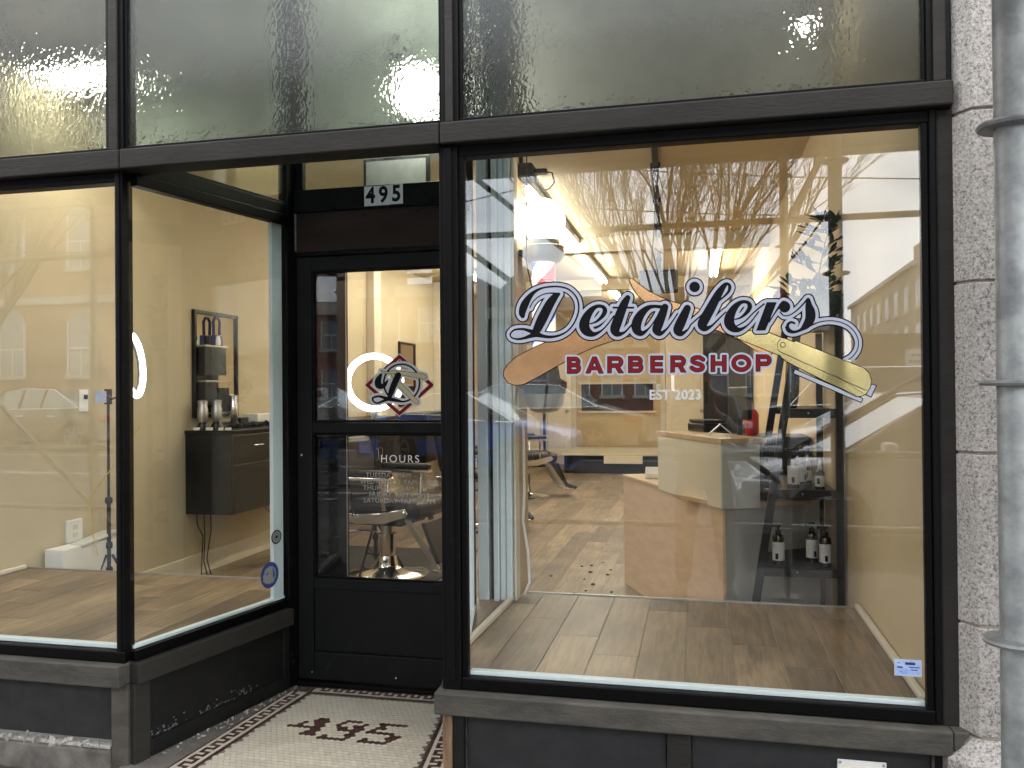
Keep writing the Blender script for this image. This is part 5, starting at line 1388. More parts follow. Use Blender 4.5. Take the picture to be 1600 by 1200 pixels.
on('reader_body', MB().extr([(cpos.y - .05, .827), (cpos.y + .05, .827), (cpos.y + .05, .90), (cpos.y + .01, .905), (cpos.y - .05, .86)], 0, cpos.x - .055, cpos.x + .055), 'white_plastic', cr, .006)
pcn = PB + dv * (ua + .45) + nv * .12
pr_ = thing('receipt_printer', 'low black receipt printer on the raised counter', 'printer', (pcn.x, pcn.y, zt))
pq = PB + dv * (ua + .15) + nv * .2
on('printer_body', MB().obox((pq.x + .06, pq.y + .02, zt + .028), dv, nv, (0, 0, 1), .13, .08, .027), 'black', pr_, .01); on('printer_lid', MB().obox((pq.x + .06, pq.y + .02, zt + .066), dv, nv, (0, 0, 1), .12, .075, .009), 'black_matte', pr_, .006)
mo = thing('desk_monitor', 'black till monitor on a stand behind the raised counter', 'monitor', (pcn.x + .12, pcn.y + .3, .826))
mc = PB + dv * (ua + .42) + nv * .36
on('screen', MB().obox((mc.x, mc.y, 1.37), dv, nv, (0, 0, 1), .13, .016, .10), 'black', mo, .008)
on('screen_face', MB().obox((mc.x, mc.y, 1.37) + nv * 0 if False else (mc.x + nv.x * .0172, mc.y + nv.y * .0172, 1.37), dv, nv, (0, 0, 1), .12, .001, .09), 'car_glass', mo)
on('stand', MB().tube([(mc.x, mc.y, .835), (mc.x, mc.y, 1.36)], .018, 10), 'black', mo); on('foot', MB().lathe([(.10, .827), (.10, .838), (.03, .85)], (mc.x, mc.y, 0), (0, 0, 1), 20), 'black', mo)
bn = PB + dv * (ua + .60) + nv * .14
bi = thing('folded_sign_holder', 'grey tent shaped card holder on the raised counter corner', 'card holder', (bn.x, bn.y, zt))
on('tent_panel', MB().obox((bn.x - .03, bn.y, zt + .035), (0.75, 0, .66), (0, 1, 0), (-.66, 0, .75), .045, .05, .003), 'steel', bi); on('tent_panel', MB().obox((bn.x + .035, bn.y, zt + .035), (0.75, 0, -.66), (0, 1, 0), (.66, 0, .75), .045, .05, .003), 'steel', bi)
# bowl of yellow wrapped sweets on the wing
wc_ = PA + wv * .22 + wn2 * .22
bo = thing('fruit_box', 'black box of yellow fruit on the desk wing behind the raised counter', 'box', (wc_.x, wc_.y, .826))
on('box_body', MB().box(wc_.x - .09, wc_.x + .09, wc_.y - .08, wc_.y + .08, .8265, .90), 'black_matte', bo, .004)
fo = thing('yellow_fruit', 'heap of small yellow fruits in the black box on the desk wing', 'fruit', (wc_.x, wc_.y, .90), 'yellow fruits')
for i in range(13):
    on('fruit', MB().sphere((wc_.x + rnd.uniform(-.075, .075), wc_.y + rnd.uniform(-.065, .065), .925 + rnd.uniform(0, .06)), rnd.uniform(.022, .030), 10, 7), 'yellow', fo, smooth=True)
# crumbs on the floor
cb = MB()
for i in range(46):
    x = rnd.gauss(-0.80, 0.25); y = rnd.uniform(2.2, 4.1) if i % 2 else rnd.gauss(2.5, 0.2); s = rnd.uniform(.004, .014)
    if x > -0.62 and y > 2.9: continue
    cb.sphere((x, y, FZ + s * .4), s, 6, 4, (1.3, 1, .6))
tag(obj('dark_crumbs', cb, M['stem']), 'dark crumbs scattered on the wooden floor left of the desk', 'crumbs', kind='stuff')

# ladder shelf
ls = thing('ladder_shelf', 'black leaning ladder shelf by the right wall, holding bottles', 'shelf', (0.5, 1.95, FZ))
YN, YF = 1.62, 2.33
for y in (YN, YF):
    on('rear_post', MB().beam((.690, y, FZ), (.690, y, 1.78), .036, .036), 'black', ls, .003)
    on('leaning_leg', MB().beam((.222 if y == YN else .215, y, FZ), (.500, y, 1.80), .040, .034), 'black', ls, .003)
for z, x0 in ((.535, .315), (.935, .375), (1.35, .440)):
    on('shelf_board', MB().box(x0 + .01, .672, YN + .019, YF - .019, z - .02, z), 'black', ls, .002)
    on('shelf_rail', MB().box(x0, .690, YN - .018, YN + .016, z - .045, z + .002), 'black', ls, .002); on('shelf_rail', MB().box(x0, .690, YF - .016, YF + .018, z - .045, z + .002), 'black', ls, .002)
    on('bolt', MB().lathe([(.006, 0), (.004, .003)], ((x0 + .64) / 2, YN - .0185, z - .02), (0, -1, 0), 10), 'chrome', ls)
on('shelf_board', MB().box(.49, .71, YN - .02, YF + .02, 1.785, 1.80), 'black', ls, .002)
def bottle(kind, label):
    t = thing('product_bottle', label, 'bottle', (0, 0, 0), 'product bottles on the ladder shelf')
    if kind == 'pump':
        on('bottle_body', MB().lathe([(.030, 0), (.030, .135), (.026, .150), (.012, .158)], (0, 0, 0), (0, 0, 1), 20), 'amber', t, smooth=True)
        on('paper_label', MB().lathe([(.0305, .022), (.0305, .118)], (0, 0, 0), (0, 0, 1), 20), 'label', t, smooth=True)
        on('pump_collar', MB().lathe([(.015, .158), (.015, .178), (.006, .18), (.006, .195)], (0, 0, 0), (0, 0, 1), 14), 'black', t, smooth=True)
        on('pump_head', MB().box(-.042, .014, -.010, .010, .195, .208), 'black', t, .003)
        for a in (0, 3.14159 * .5): pass
    else:
        on('bottle_body', MB().lathe([(.024, 0), (.024, .085), (.018, .098), (.010, .103)], (0, 0, 0), (0, 0, 1), 18), 'amber', t, smooth=True)
        on('paper_label', MB().lathe([(.0245, .016), (.0245, .072)], (0, 0, 0), (0, 0, 1), 18), 'label', t, smooth=True)
        on('spray_cap', MB().lathe([(.012, .103), (.012, .118), (.008, .125), (.007, .150), (.003, .155)], (0, 0, 0), (0, 0, 1), 14), 'white_plastic', t, smooth=True)
    on('print_block', MB().extr([(-.018, .03), (-.004, .03), (-.004, .06), (-.018, .06)], 1, -.0325 if kind == 'pump' else -.0262, -.0300 if kind == 'pump' else -.0242), 'black', t)
    return t
pb_, sb_ = bottle('pump', 'x'), bottle('spray', 'x')
spots = [('p', .395, 1.70, .535, 0, 'pump bottle alone at the left end of the lowest ladder shelf'), ('p', .575, 1.80, .535, 40, 'pump bottle at the back of the pair on the lowest ladder shelf'), ('p', .625, 1.68, .535, 20, 'front pump bottle of the pair on the lowest ladder shelf'),
         ('p', .475, 1.70, .935, 10, 'front pump bottle left on the middle ladder shelf'), ('p', .525, 1.83, .935, 60, 'pump bottle behind the front one on the middle ladder shelf'), ('p', .55, 1.98, .935, 200, 'pump bottle farthest back on the middle ladder shelf'),
         ('s', .60, 1.66, .935, 0, 'small amber spray bottle with a white cap, front right of the middle ladder shelf'), ('s', .575, 1.95, .935, 0, 'spray bottle behind the white capped one on the middle ladder shelf'), ('s', .40, 1.90, .935, 0, 'white capped spray bottle between the leaning legs on the middle ladder shelf')]
firsts = {'p': pb_, 's': sb_}; used = set()
for kd, x, y, z, a, lab in spots:
    o = firsts[kd] if kd not in used else copy_tree(firsts[kd]); used.add(kd)
    o.location = (x, y, z + .0008); o.rotation_euler = (0, 0, R(a)); o['label'] = lab
# plant
vs = thing('tall_vase', 'slim dark red brown vase with pale glints on the ladder shelf', 'vase', (.475, 1.70, 1.35))
on('vase_body', MB().lathe([(.020, 1.352), (.032, 1.42), (.036, 1.52), (.030, 1.60), (.016, 1.66), (.020, 1.70)], (.475, 1.70, 0), (0, 0, 1), 20), 'vase', vs, smooth=True)
pl_ = thing('flower_arrangement', 'dark green bouquet with a tall leafy branch on top of the ladder shelf', 'flowers', (.60, 1.75, 1.80))
leafv = [(0, 0, 0), (.010, .012, .002), (.013, .028, .003), (.009, .044, .002), (0, .060, -.002), (-.009, .044, .002), (-.013, .028, .003), (-.010, .012, .002), (0, .03, -.003)]
leafm = mesh_of('leaf', MB().add(leafv, [(0, 1, 8), (1, 2, 8), (2, 3, 8), (3, 4, 8), (4, 5, 8), (5, 6, 8), (6, 7, 8), (7, 0, 8)]), M['leaf'])
wrp = MB()
for i in range(9):
    a = i * .7; c = Vector((.60 + .07 * math.cos(a), 1.74 + .09 * math.sin(a), 1.86 + .05 * rnd.random()))
    wrp.sphere(c, .055, 9, 6, (1.2, 1.1, .9 + .3 * rnd.random()))
on('wrapping_paper', wrp, 'wrap', pl_, 0, True)
def leaf_at(p, d, s):
    q = Vector(d).normalized().to_track_quat('Y', 'Z').to_euler(); inst(leafm, 'leaf', pl_, p, q, (s, s, s))
stems = []
main = [Vector(p) for p in ((.585, 1.72, 1.86), (.60, 1.70, 1.98), (.615, 1.69, 2.08), (.635, 1.68, 2.18), (.655, 1.67, 2.27), (.668, 1.665, 2.33))]
stems.append((main, .005))
for k in range(17):
    t = .12 + .86 * k / 16; i = min(int(t * 5), 4); p = main[i].lerp(main[i + 1], t * 5 - i)
    s = 1 if k % 2 else -1
    L = .14 * (1 - .6 * t) + .02
    e = p + Vector((s * L * rnd.uniform(.5, 1) - .01, rnd.uniform(-.05, .05), L * rnd.uniform(.15, .6)))
    stems.append(([p, p.lerp(e, .5) + Vector((0, 0, .01)), e], .0022))
for k in range(6):
    a = rnd.uniform(0, 6.28); b = Vector((.58, 1.73, 1.88)); e = b + Vector((math.cos(a) * .13, math.sin(a) * .1, rnd.uniform(.04, .16)))
    stems.append(([b, b.lerp(e, .5) + Vector((0, 0, .02)), e], .003))
sm = MB()
for pts, r in stems: sm.tube(pts, [r * (1 - .6 * i / (len(pts) - 1)) for i in range(len(pts))], 5)
on('branch', sm, 'stem', pl_)
for pts, r in stems[1:]:
    for k in range(7):
        t = .15 + .85 * k / 6; p = pts[0].lerp(pts[-1], t); d = (pts[-1] - pts[0]).normalized() + Vector((rnd.uniform(-1, 1), rnd.uniform(-1, 1), rnd.uniform(-.3, .8))) * .9
        leaf_at(p, d, rnd.uniform(.85, 1.4))
for k in range(30):
    p = main[-1].lerp(main[-2], rnd.random()); leaf_at(p, Vector((rnd.uniform(-1, 1), rnd.uniform(-1, 1), rnd.uniform(-.2, 1))), rnd.uniform(.9, 1.3))
for k in range(76):
    a = rnd.uniform(0, 6.28); p = Vector((.56 + .11 * math.cos(a), 1.73 + .08 * math.sin(a), 1.87 + rnd.uniform(-.03, .13))); leaf_at(p, Vector((math.cos(a), math.sin(a) - .3, rnd.uniform(-.1, 1.2))), rnd.uniform(.9, 1.9))
rs = MB()
for k in range(12):
    a = k * 2.4; r = .004 + .0022 * k; rs.sphere((.395 + r * math.cos(a) + .02, 1.66 + r * math.sin(a), 1.945 + .01 * math.cos(k)), .016, 8, 5, (1, 1, 1.2))
on('rose_head', rs, 'petal', pl_, 0, True); on('rose_stem', MB().tube([(.415, 1.66, 1.93), (.50, 1.70, 1.86), (.56, 1.73, 1.84)], .004, 6), 'stem', pl_)

# fire extinguisher and back wall
fe = thing('fire_extinguisher', 'small red fire extinguisher with an orange tag behind the desk', 'fire extinguisher', (.335, 3.0, 1.17))
on('cylinder', MB().lathe([(.04, 1.14), (.045, 1.16), (.045, 1.28), (.03, 1.31), (.014, 1.32)], (.345, 3.0, 0), (0, 0, 1), 20), 'red', fe, smooth=True)
on('valve', MB().box(.33, .36, 2.985, 3.015, 1.32, 1.36), 'steel', fe, .004); on('tag', MB().obox((.285, 2.95, 1.26), (1, 0, .15), (0, 1, 0), (-.15, 0, 1), .024, .002, .045), 'orange', fe)
cw = thing('side_counter', 'dark cabinet beside the right wall carrying the fire extinguisher', 'cabinet', (.4, 3.1, FZ)); on('body', MB().box(.24, .70, 2.85, 3.25, FZ, 1.11), 'black', cw, .004); on('cabinet_top', MB().box(.22, .705, 2.83, 3.27, 1.111, 1.138), 'black_matte', cw, .003)
YW = RY1 - .001
def door_in(x0, x1, z1, name, label, m='cream_panel'):
    t = thing(name, label, 'door', (x0, YW, FZ))
    on('door_leaf', MB().box(x0, x1, YW - .05, YW - .01, .18, z1), m, t, .004)
    for (a, b, c, d) in ((x0 + .1, x1 - .1, .35, z1 * .45), (x0 + .1, x1 - .1, z1 * .5, z1 - .15)): on('door_panel', MB().box(a, b, YW - .062, YW - .0505, c, d), m, t, .008)
    on('knob', MB().sphere((x1 - .08, YW - .09, 1.05), .035, 12, 8), 'steel', t, smooth=True)
    for b in ((x0 - .1, x0 - .005, YW - .06, YW - .004, .18, z1 + .1), (x1 + .005, x1 + .1, YW - .06, YW - .004, .18, z1 + .1), (x0 - .0049, x1 + .0049, YW - .06, YW - .004, z1 + .005, z1 + .1)): on('casing', MB().box(*b), 'cream_trim', t, .004)
    return t
door_in(-3.62, -3.02, 2.35, 'inner_door', 'left leaf of the cream doors on the back wall behind the barber pole')
door_in(-2.88, -2.62 + .2, 2.35, 'inner_door', 'right leaf of the cream doors on the back wall')
door_in(-0.62, 0.12, 2.55, 'inner_door', 'cream panelled door on the back wall above the printer')
bk = thing('notice_board', 'wide dark grey board with a pale frame on the back wall', 'board', (-1.7, YW, 1.3))
on('board_face', MB().box(-2.22, -0.86, YW - .03, YW - .004, 1.05, 1.56), 'bulk', bk); on('board_frame', MB().box(-2.28, -0.80, YW - .045, YW - .031, 1.561, 1.60), 'cream_trim', bk); on('board_frame', MB().box(-2.28, -0.80, YW - .045, YW - .031, 1.01, 1.049), 'cream_trim', bk)
bk = thing('raised_step', 'long raised step with a grey top and dark plinth at the back of the shop', 'step', (-1.4, 12, FZ))
on('step_top', MB().box(-2.35, 0.3, 11.2, 12.9, .33, .36), 'cream_trim', bk, .004); on('plinth', MB().box(-2.30, 0.28, 11.3, 12.88, FZ, .329), 'bulk_dark', bk, .004); on('front_block', MB().box(-1.6, -0.95, 11.18, 11.295, .20, .329), 'cream_panel', bk, .004)
tl = thing('tall_cupboard', 'tall dark cupboard against the back wall left of the shelf', 'cupboard', (.3, 9.0, FZ)); on('cupboard_body', MB().box(.05, .68, 8.9, 9.5, FZ, 2.35), 'black_matte', tl, .01); on('cupboard_door', MB().box(.06, .36, 8.88, 8.899, .1, 2.3), 'black', tl, .004); on('cupboard_door', MB().box(.37, .67, 8.88, 8.899, .1, 2.3), 'black', tl, .004)
ts = thing('thermostat', 'small white double switch plate on the back wall above the date lettering', 'switch', (-.72, YW, 1.5)); on('plate', MB().box(-.80, -.64, YW - .02, YW - .002, 1.42, 1.56), 'white_plastic', ts, .004); on('toggle', MB().box(-.75, -.735, YW - .03, YW - .0205, 1.47, 1.51), 'steel', ts); on('toggle', MB().box(-.705, -.69, YW - .03, YW - .0205, 1.47, 1.51), 'steel', ts)
tv = thing('wall_screen', 'flat screen seen through the transom glass above the door', 'screen', (-1.7, 1.6, 2.8))
on('screen_bezel', MB().box(-1.88, -1.48, 1.6, 1.63, 2.58, 2.80), 'black', tv, .006); on('screen_face', MB().box(-1.86, -1.50, 1.596, 1.5995, 2.60, 2.78), 'roof', tv); on('screen_bracket', MB().box(-1.70, -1.67, 1.631, 1.66, 2.7, FC - .001), 'black_matte', tv)
# ------------------------------------------------------------------ scaffold over the sidewalk
sc = thing('scaffold', 'galvanised ring lock scaffold standing on the sidewalk before the shop, reflected in the glass', 'scaffold', (0, -2.2, 0))
YI, YO = -1.06, -3.32
ring_prof = [(0.031, -.006), (0.058, -.005), (0.061, 0), (0.058, .005), (0.031, .006)]
ringm = mesh_of('rosette_ring', MB().lathe(ring_prof, (0, 0, 0), (0, 0, 1), 24), M['galv'])
def standard(x, y, z1=6.6):
    on('standard', MB().lathe([(0.030, 0.02), (0.030, z1)], (x, y, 0), (0, 0, 1), 20), 'galv', sc, smooth=True)
    on('base_plate', MB().box(x - .075, x + .075, y - .075, y + .075, -.028, -.018), 'galv', sc); on('base_jack', MB().lathe([(.018, -.018), (.018, .02)], (x, y, 0), (0, 0, 1), 12), 'galv', sc)
    z = .462
    while z < 5.9:
        inst(ringm, 'rosette_ring', sc, (x, y, z)); z += .502
for x in (-7.96, -5.11, -2.26, 0.597, 3.45):
    standard(x, YI); standard(x, YO)
def pipe(a, b, r=.024, name='ledger'): on(name, MB().tube([a, b], r, 12), 'galv', sc, smooth=True)
for y in (YO,):
    xs = (-7.96, -5.11, -2.26, 0.597, 3.45)
    for xa, xb in zip(xs[:-1], xs[1:]):
        pipe((xa + .03, y, 2.655), (xb - .03, y, 2.655)); pipe((xa + .03, y, .99), (xb - .03, y, .99)); pipe((xa + .03, y, .47), (xb - .03, y, .47))
        pipe((xa + .03, y, 3.12), (xb - .03, y, 3.12))
for xa, xb in ((-5.11, -2.26), (-2.26, .597), (.597, 3.45), (-7.96, -5.11)): pipe((xa + .03, YI, 3.12), (xb - .03, YI, 3.12))
for x in (-7.96, -5.11, -2.26, .597, 3.45): pipe((x, YI - .03, 3.07), (x, YO + .03, 3.07), name='transom')
pipe((-2.26, YO - .05, 3.6), (-0.05, YO - .05, 1.72), .021, 'diagonal_brace'); pipe((-2.26, YO - .06, 2.95), (.597, YO - .06, 0.75), .024, 'diagonal_brace')
pipe((.62, YO - .05, 2.64), (1.45, YO - .05, 4.2), .024, 'diagonal_brace'); pipe((.62, YO - .05, 1.0), (3.4, YO - .05, 2.7), .022, 'diagonal_brace')
pipe((-6.9, YO - .05, 2.05), (-4.9, YO - .05, .25), .024, 'diagonal_brace'); pipe((-5.11, YO - .05, 2.6), (-3.2, YO - .05, 4.2), .022, 'diagonal_brace')
for i in range(13):
    y = -1.15 - i * .19
    on('deck_board', MB().box(-9.0, 6.0, y - .185, y, 3.165, 3.205), 'deck', sc, .004)
# ------------------------------------------------------------------ cars
def car(label, paint, L=4.6, H=1.45, W=1.8, kind='sedan'):
    t = thing('parked_car', label, 'car', (0, 0, 0), 'cars reflected in the shop windows')
    p = CARP[paint]
    if kind == 'sedan':
        top = [(-.5, .62, .62), (-.49, .80, .80), (-.36, .96, .97), (-.325, .99, 1.03), (-.16, .97, H - .03), (0.02, .96, H), (.12, .95, H - .03), (.30, .91, .95), (.46, .78, .78), (.495, .62, .62)]
    else:
        top = [(-.5, .70, .70), (-.495, .95, .95), (-.47, 1.02, 1.06), (-.40, 1.03, H - .08), (-.2, 1.03, H), (0.05, 1.02, H), (.14, 1.01, H - .05), (.27, 1.0, 1.06), (.45, .92, .92), (.497, .70, .70)]
    rings = []
    n = len(top)
    body, gls, roof = MB(), MB(), MB()
    V = []
    for (u, zb, zr) in top:
        x = u * L; end = abs(u) > .47
        w = W / 2 * (.86 if end else 1.0); wr = w * .76
        V.append([(x, -w * .94, .20), (x, -w, .48), (x, -w * .97, zb), (x, -wr if zr > zb + .03 else -w * .9, zr), (x, wr if zr > zb + .03 else w * .9, zr), (x, w * .97, zb), (x, w, .48), (x, w * .94, .20)])
    o = [v for r in V for v in r]
    body.v = o; gls.v = list(o); roof.v = list(o)
    for i in range(n - 1):
        for k in range(8):
            f = (i * 8 + k, (i + 1) * 8 + k, (i + 1) * 8 + (k + 1) % 8, i * 8 + (k + 1) % 8)
            cab = (top[i][2] > top[i][1] + .05) or (top[i + 1][2] > top[i + 1][1] + .05)
            both = (top[i][2] > top[i][1] + .2) and (top[i + 1][2] > top[i + 1][1] + .2)
            if k in (2, 4) and cab: gls.f.append(f)
            elif k == 3 and cab and not both: gls.f.append(f)
            else: body.f.append(f)
    body.f.append(tuple(range(8))[::-1]); body.f.append(tuple((n - 1) * 8 + k for k in range(8)))
    b = obj('body', body, p, t, smooth=True); sb = b.modifiers.new('round', 'BEVEL'); sb.width = .05; sb.segments = 3; sb.limit_method = 'ANGLE'; sb.angle_limit = R(25)
    obj('windows', gls, M['car_glass'], t)
    tr = MB()
    for s in (-1, 1):
        pts = [(u * L, s * (W / 2 * .975), zb + .012) for u, zb, zr in top if zr > zb + .03]
        if kind == 'sedan': pts = [(-.325 * L, s * W / 2 * .975, 1.0), *pts, (.30 * L, s * W / 2 * .975, .93)]
        up = [(u * L, s * (W / 2 * .765), zr - .01) for u, zb, zr in top if zr > zb + .3]
        for q in (-.11, .015):
            zt2 = H - .03; on('door_pillar', MB().beam((q * L, s * W / 2 * .97, .97), (q * L - .02, s * W / 2 * .77, zt2), .05, .03), 'black', t)
        tr.tube(pts, .012, 6); tr.tube([pts[0]] + up + [pts[-1]], .014, 6)
        on('mirror', MB().box(.2 * L, .2 * L + .12, s * (W / 2 + .10) - .1, s * (W / 2 + .10) + .1, .95, 1.08), 'white_paint' if paint == 'white' else 'black', t, .03)
        on('door_handle', MB().box(-.02 * L, .025 * L, s * (W / 2 + .012) - .01, s * (W / 2 + .012) + .01, .80, .83), 'chrome', t); on('door_handle', MB().box(-.2 * L, -.155 * L, s * (W / 2 + .012) - .01, s * (W / 2 + .012) + .01, .80, .83), 'chrome', t)
        for u in (-.30, .32):
            w_ = on('tyre', MB().lathe([(.24, -.10), (.32, -.10), (.335, -.06), (.335, .06), (.32, .10), (.24, .10)], (u * L, s * (W / 2 - .10), .335), (0, 1, 0), 28), 'rubber', t, smooth=True)
            on('rim', MB().lathe([(.03, .112), (.24, .105), (.245, .09)], (u * L, s * (W / 2 - .10), .335), (0, s, 0), 24), 'bulk_dark', w_)
            sp_ = MB()
            for k in range(7):
                a = 2 * math.pi * k / 7; c = Vector((u * L, s * (W / 2 + .018), .335)); d = Vector((math.cos(a), 0, math.sin(a)))
                sp_.beam(c, c + d * .225, .045, .012, (0, 1, 0))
            sp_.ring((u * L, s * (W / 2 + .01), .335), (0, 1, 0), .228, .014, 28, 6)
            on('wheel_spokes', sp_, 'rim', w_)
            on('wheel_arch', MB().lathe([(.375, -.004), (.375, .004)], (u * L, s * (W / 2 - .003), .345), (0, s, 0), 28), 'black_matte', t)
        on('tail_light', MB().box(-.499 * L, -.43 * L, s * W / 2 * .92 - .13, s * W / 2 * .92 + .05, .70, .83), 'tail', t, .03); on('headlight', MB().box(.41 * L, .485 * L, s * W / 2 * .85 - .17, s * W / 2 * .85 + .07, .58, .72), 'lamp', t, .03)
    on('window_trim', tr, 'chrome', t)
    on('bumper', MB().box(-.508 * L, -.485 * L, -W * .43, W * .43, .30, .50), 'black_matte', t, .02); on('bumper', MB().box(.485 * L, .505 * L, -W * .43, W * .43, .25, .45), 'black_matte', t, .02)
    return t
def put(t, x, y, rz): t.location = (x, y, -0.17 + (abs(y) - 4.28) * 0.029); t.rotation_euler = (0, 0, R(rz))
put(car('tan sedan with a red tail lamp reflected left of the red block letters', 'tan', 4.9, 1.47), -3.55, -14.2, 180)
put(car('brown sedan with bright window trim reflected in the left display window', 'brown', 4.9, 1.47), -15.75, -14.6, 180)
put(car('blue car reflected over the white trim at the left of the big window', 'blue', 4.5, 1.42), -4.25, -10.9, 0)
put(car('white car with a large sloping windscreen reflected at the right of the big window', 'white', 4.7, 1.5), 2.65, -6.1, 180)
put(car('dark tall car reflected behind the ladder shelf', 'dark', 4.7, 1.72, 1.9, 'suv'), 2.9, -14.2, 180)
put(car('silver car reflected between the till monitor and the ladder shelf', 'silver', 4.5, 1.42), 2.9, -9.4, 180)
put(car('silver sedan parked far left beyond the brown one', 'silver', 4.5, 1.45), -9.9, -14.5, 180)

# ------------------------------------------------------------------ trees
def tree(x, y, z0, name_label, seed, trunk_h, spread, height, lean=0.0, r0=.20, forks=7, twig=True):
    rn = random.Random(seed); tr_, cr_, tw = MB(), MB(), MB()
    base = Vector((x, y, z0)); top = base + Vector((lean * .3, 0, trunk_h))
    tr_.tube([base - Vector((0, 0, .1)), base + Vector((0, 0, .15)), base.lerp(top, .5) + Vector((.03, 0, 0)), top], [r0 * 1.3, r0, r0 * .85, r0 * .8], 10)
    def grow(p, d, L, r, depth):
        pts = [p]; q = p; dd = d.copy(); seg = 4
        for k in range(seg):
            dd = (dd + Vector((rn.uniform(-1, 1), rn.uniform(-1, 1), rn.uniform(-.2, .55))) * .13).normalized(); q = q + dd * L / seg; pts.append(q)
        rr_ = [max(r * (1 - .6 * k / seg), .003) for k in range(seg + 1)]
        (cr_ if depth < 3 else tw).tube(pts, rr_, 6 if depth < 2 else (4 if depth < 3 else 3), caps=False)
        if depth >= 5: return
        nb = (5, 4, 4, 3, 3)[depth]
        for k in range(nb):
            t = .3 + .7 * (k + rn.random() * .5) / nb; i = min(int(t * seg), seg - 1); s = pts[i].lerp(pts[i + 1], min(1, t * seg - i))
            ax = Vector((rn.uniform(-1, 1), rn.uniform(-1, 1), rn.uniform(-1, 1))).normalized()
            nd = (dd + ax * rn.uniform(.35, .62)); nd.z += .18; nd.normalize()
            grow(s, nd, L * rn.uniform(.52, .72), rr_[i] * .52, depth + 1)
    for k in range(forks):
        a = 2 * math.pi * k / forks + rn.uniform(-.3, .3); s = spread / height * rn.uniform(.55, 1.15)
        d = Vector((math.cos(a) * s + lean, math.sin(a) * s, 1)).normalized(); grow(top - Vector((0, 0, rn.uniform(0, .4))), d, height * .42, r0 * .34, 0)
    t = thing('bare_tree', name_label, 'tree', base, 'bare street trees'); obj('trunk', tr_, M['bark'], t, smooth=True); obj('limbs', cr_, M['bark'], t, smooth=True); obj('twigs', tw, M['bark'], t)
    return t
tree(-0.25, -13.3, .05, 'large bare tree with fanned twigs reflected above the script lettering', 5, 1.9, 7.6, 8.8, r0=.24, forks=10)
tree(-17.4, -13.6, .1, 'bare tree with thick slanting limbs reflected in the left display window', 11, 2.0, 4.0, 9.5, lean=.45, r0=.30, forks=6)
tree(9.0, -17.0, .3, 'bare tree across the street to the right', 21, 2.5, 4.0, 9.0, r0=.22, forks=5)

# ------------------------------------------------------------------ buildings opposite
def windows_on(t, xs, zs, w, h, y, arch=False, wall='stone', depth=.14):
    for x in xs:
        for z in zs:
            if arch:
                P = [(x - w / 2, z), (x + w / 2, z), (x + w / 2, z + h)] + [(x + w / 2 * math.cos(R(a)), z + h + w / 2 * math.sin(R(a))) for a in range(15, 180, 15)] + [(x - w / 2, z + h)]
                f = obj('window', MB().extr(P, 1, y, y + .03), M['win'], t)
            else: f = obj('window', MB().box(x - w / 2, x + w / 2, y, y + .03, z, z + h), M['win'], t)
            fm = MB().box(x - w / 2 - .07, x - w / 2, y, y + .09, z, z + h).box(x + w / 2, x + w / 2 + .07, y, y + .09, z, z + h).box(x - w / 2, x + w / 2, y + .031, y + .08, z + h * .5 - .035, z + h * .5 + .035).box(x - .02, x + .02, y + .031, y + .06, z, z + h * .5 - .036)
            obj('window_frame', fm, M['white_paint'], f)
            obj('sill', MB().box(x - w / 2 - .15, x + w / 2 + .15, y, y + .18, z - .16, z - .001), M[wall], f)
def building(name, label, x0, x1, y0, y1, h, m, cat='building'):
    t = thing(name, label, cat, ((x0 + x1) / 2, y1, .25)); obj('wall', MB().box(x0, x1, y0, y1, .2, h), M[m], t)
    obj('cornice', MB().box(x0 - .2, x1 + .2, y1 + .001, y1 + .3, h - .5, h + .05), M['stone'], t, bevel=.03); obj('roof', MB().box(x0 - .1, x1 + .1, y0 - .1, y1, h + .001, h + .15), M['roof'], t)
    return t
b = building('brick_building', 'tan red brick building with arched windows reflected in the left display window', -48, -17, -42, -25, 13.5, 'brick')
windows_on(b, [-46 + 3.2 * i for i in range(9)], (2.2, 6.4, 10.2), 1.1, 2.1, -24.99, True)
obj('stone_band', MB().box(-48.02, -16.98, -24.99, -24.85, 5.0, 5.3), M['stone'], b)
b = building('red_brick_house', 'dark red brick house with a chimney reflected at the left edge of the big window', -16.5, -10.2, -44, -34, 6.6, 'brick_red')
windows_on(b, (-15, -13, -11.4), (1.3, 4.0), .9, 1.6, -33.99); obj('chimney', MB().box(-13.8, -12.9, -38, -37, 6.76, 8.2), M['brick_red'], b)
b = building('grey_house', 'pale grey wooden house beside the red brick house', -9.9, -6.4, -46, -36, 5.4, 'stone'); windows_on(b, (-9, -7.5), (1.3, 3.4), .8, 1.2, -35.99)
obj('gable_roof', MB().extr([(-10.2, 5.56), (-6.1, 5.56), (-8.15, 7.4)], 1, -46, -35.8), M['roof'], b)
b = building('red_row_house', 'red row house with a tall chimney right of the grey house', -6.2, -1.6, -46, -35, 5.6, 'brick_red'); windows_on(b, (-5.4, -3.9, -2.4), (1.2, 3.5), .85, 1.3, -34.99); obj('chimney', MB().box(-4.6, -3.9, -38, -37.2, 5.76, 7.4), M['brick_red'], b)
b = building('low_garage', 'low pale building with wide openings behind the trees', -1.2, 6.0, -48, -38, 4.6, 'apt'); windows_on(b, (.5, 3.0, 5.0), (1.2,), 1.6, 1.8, -37.99)
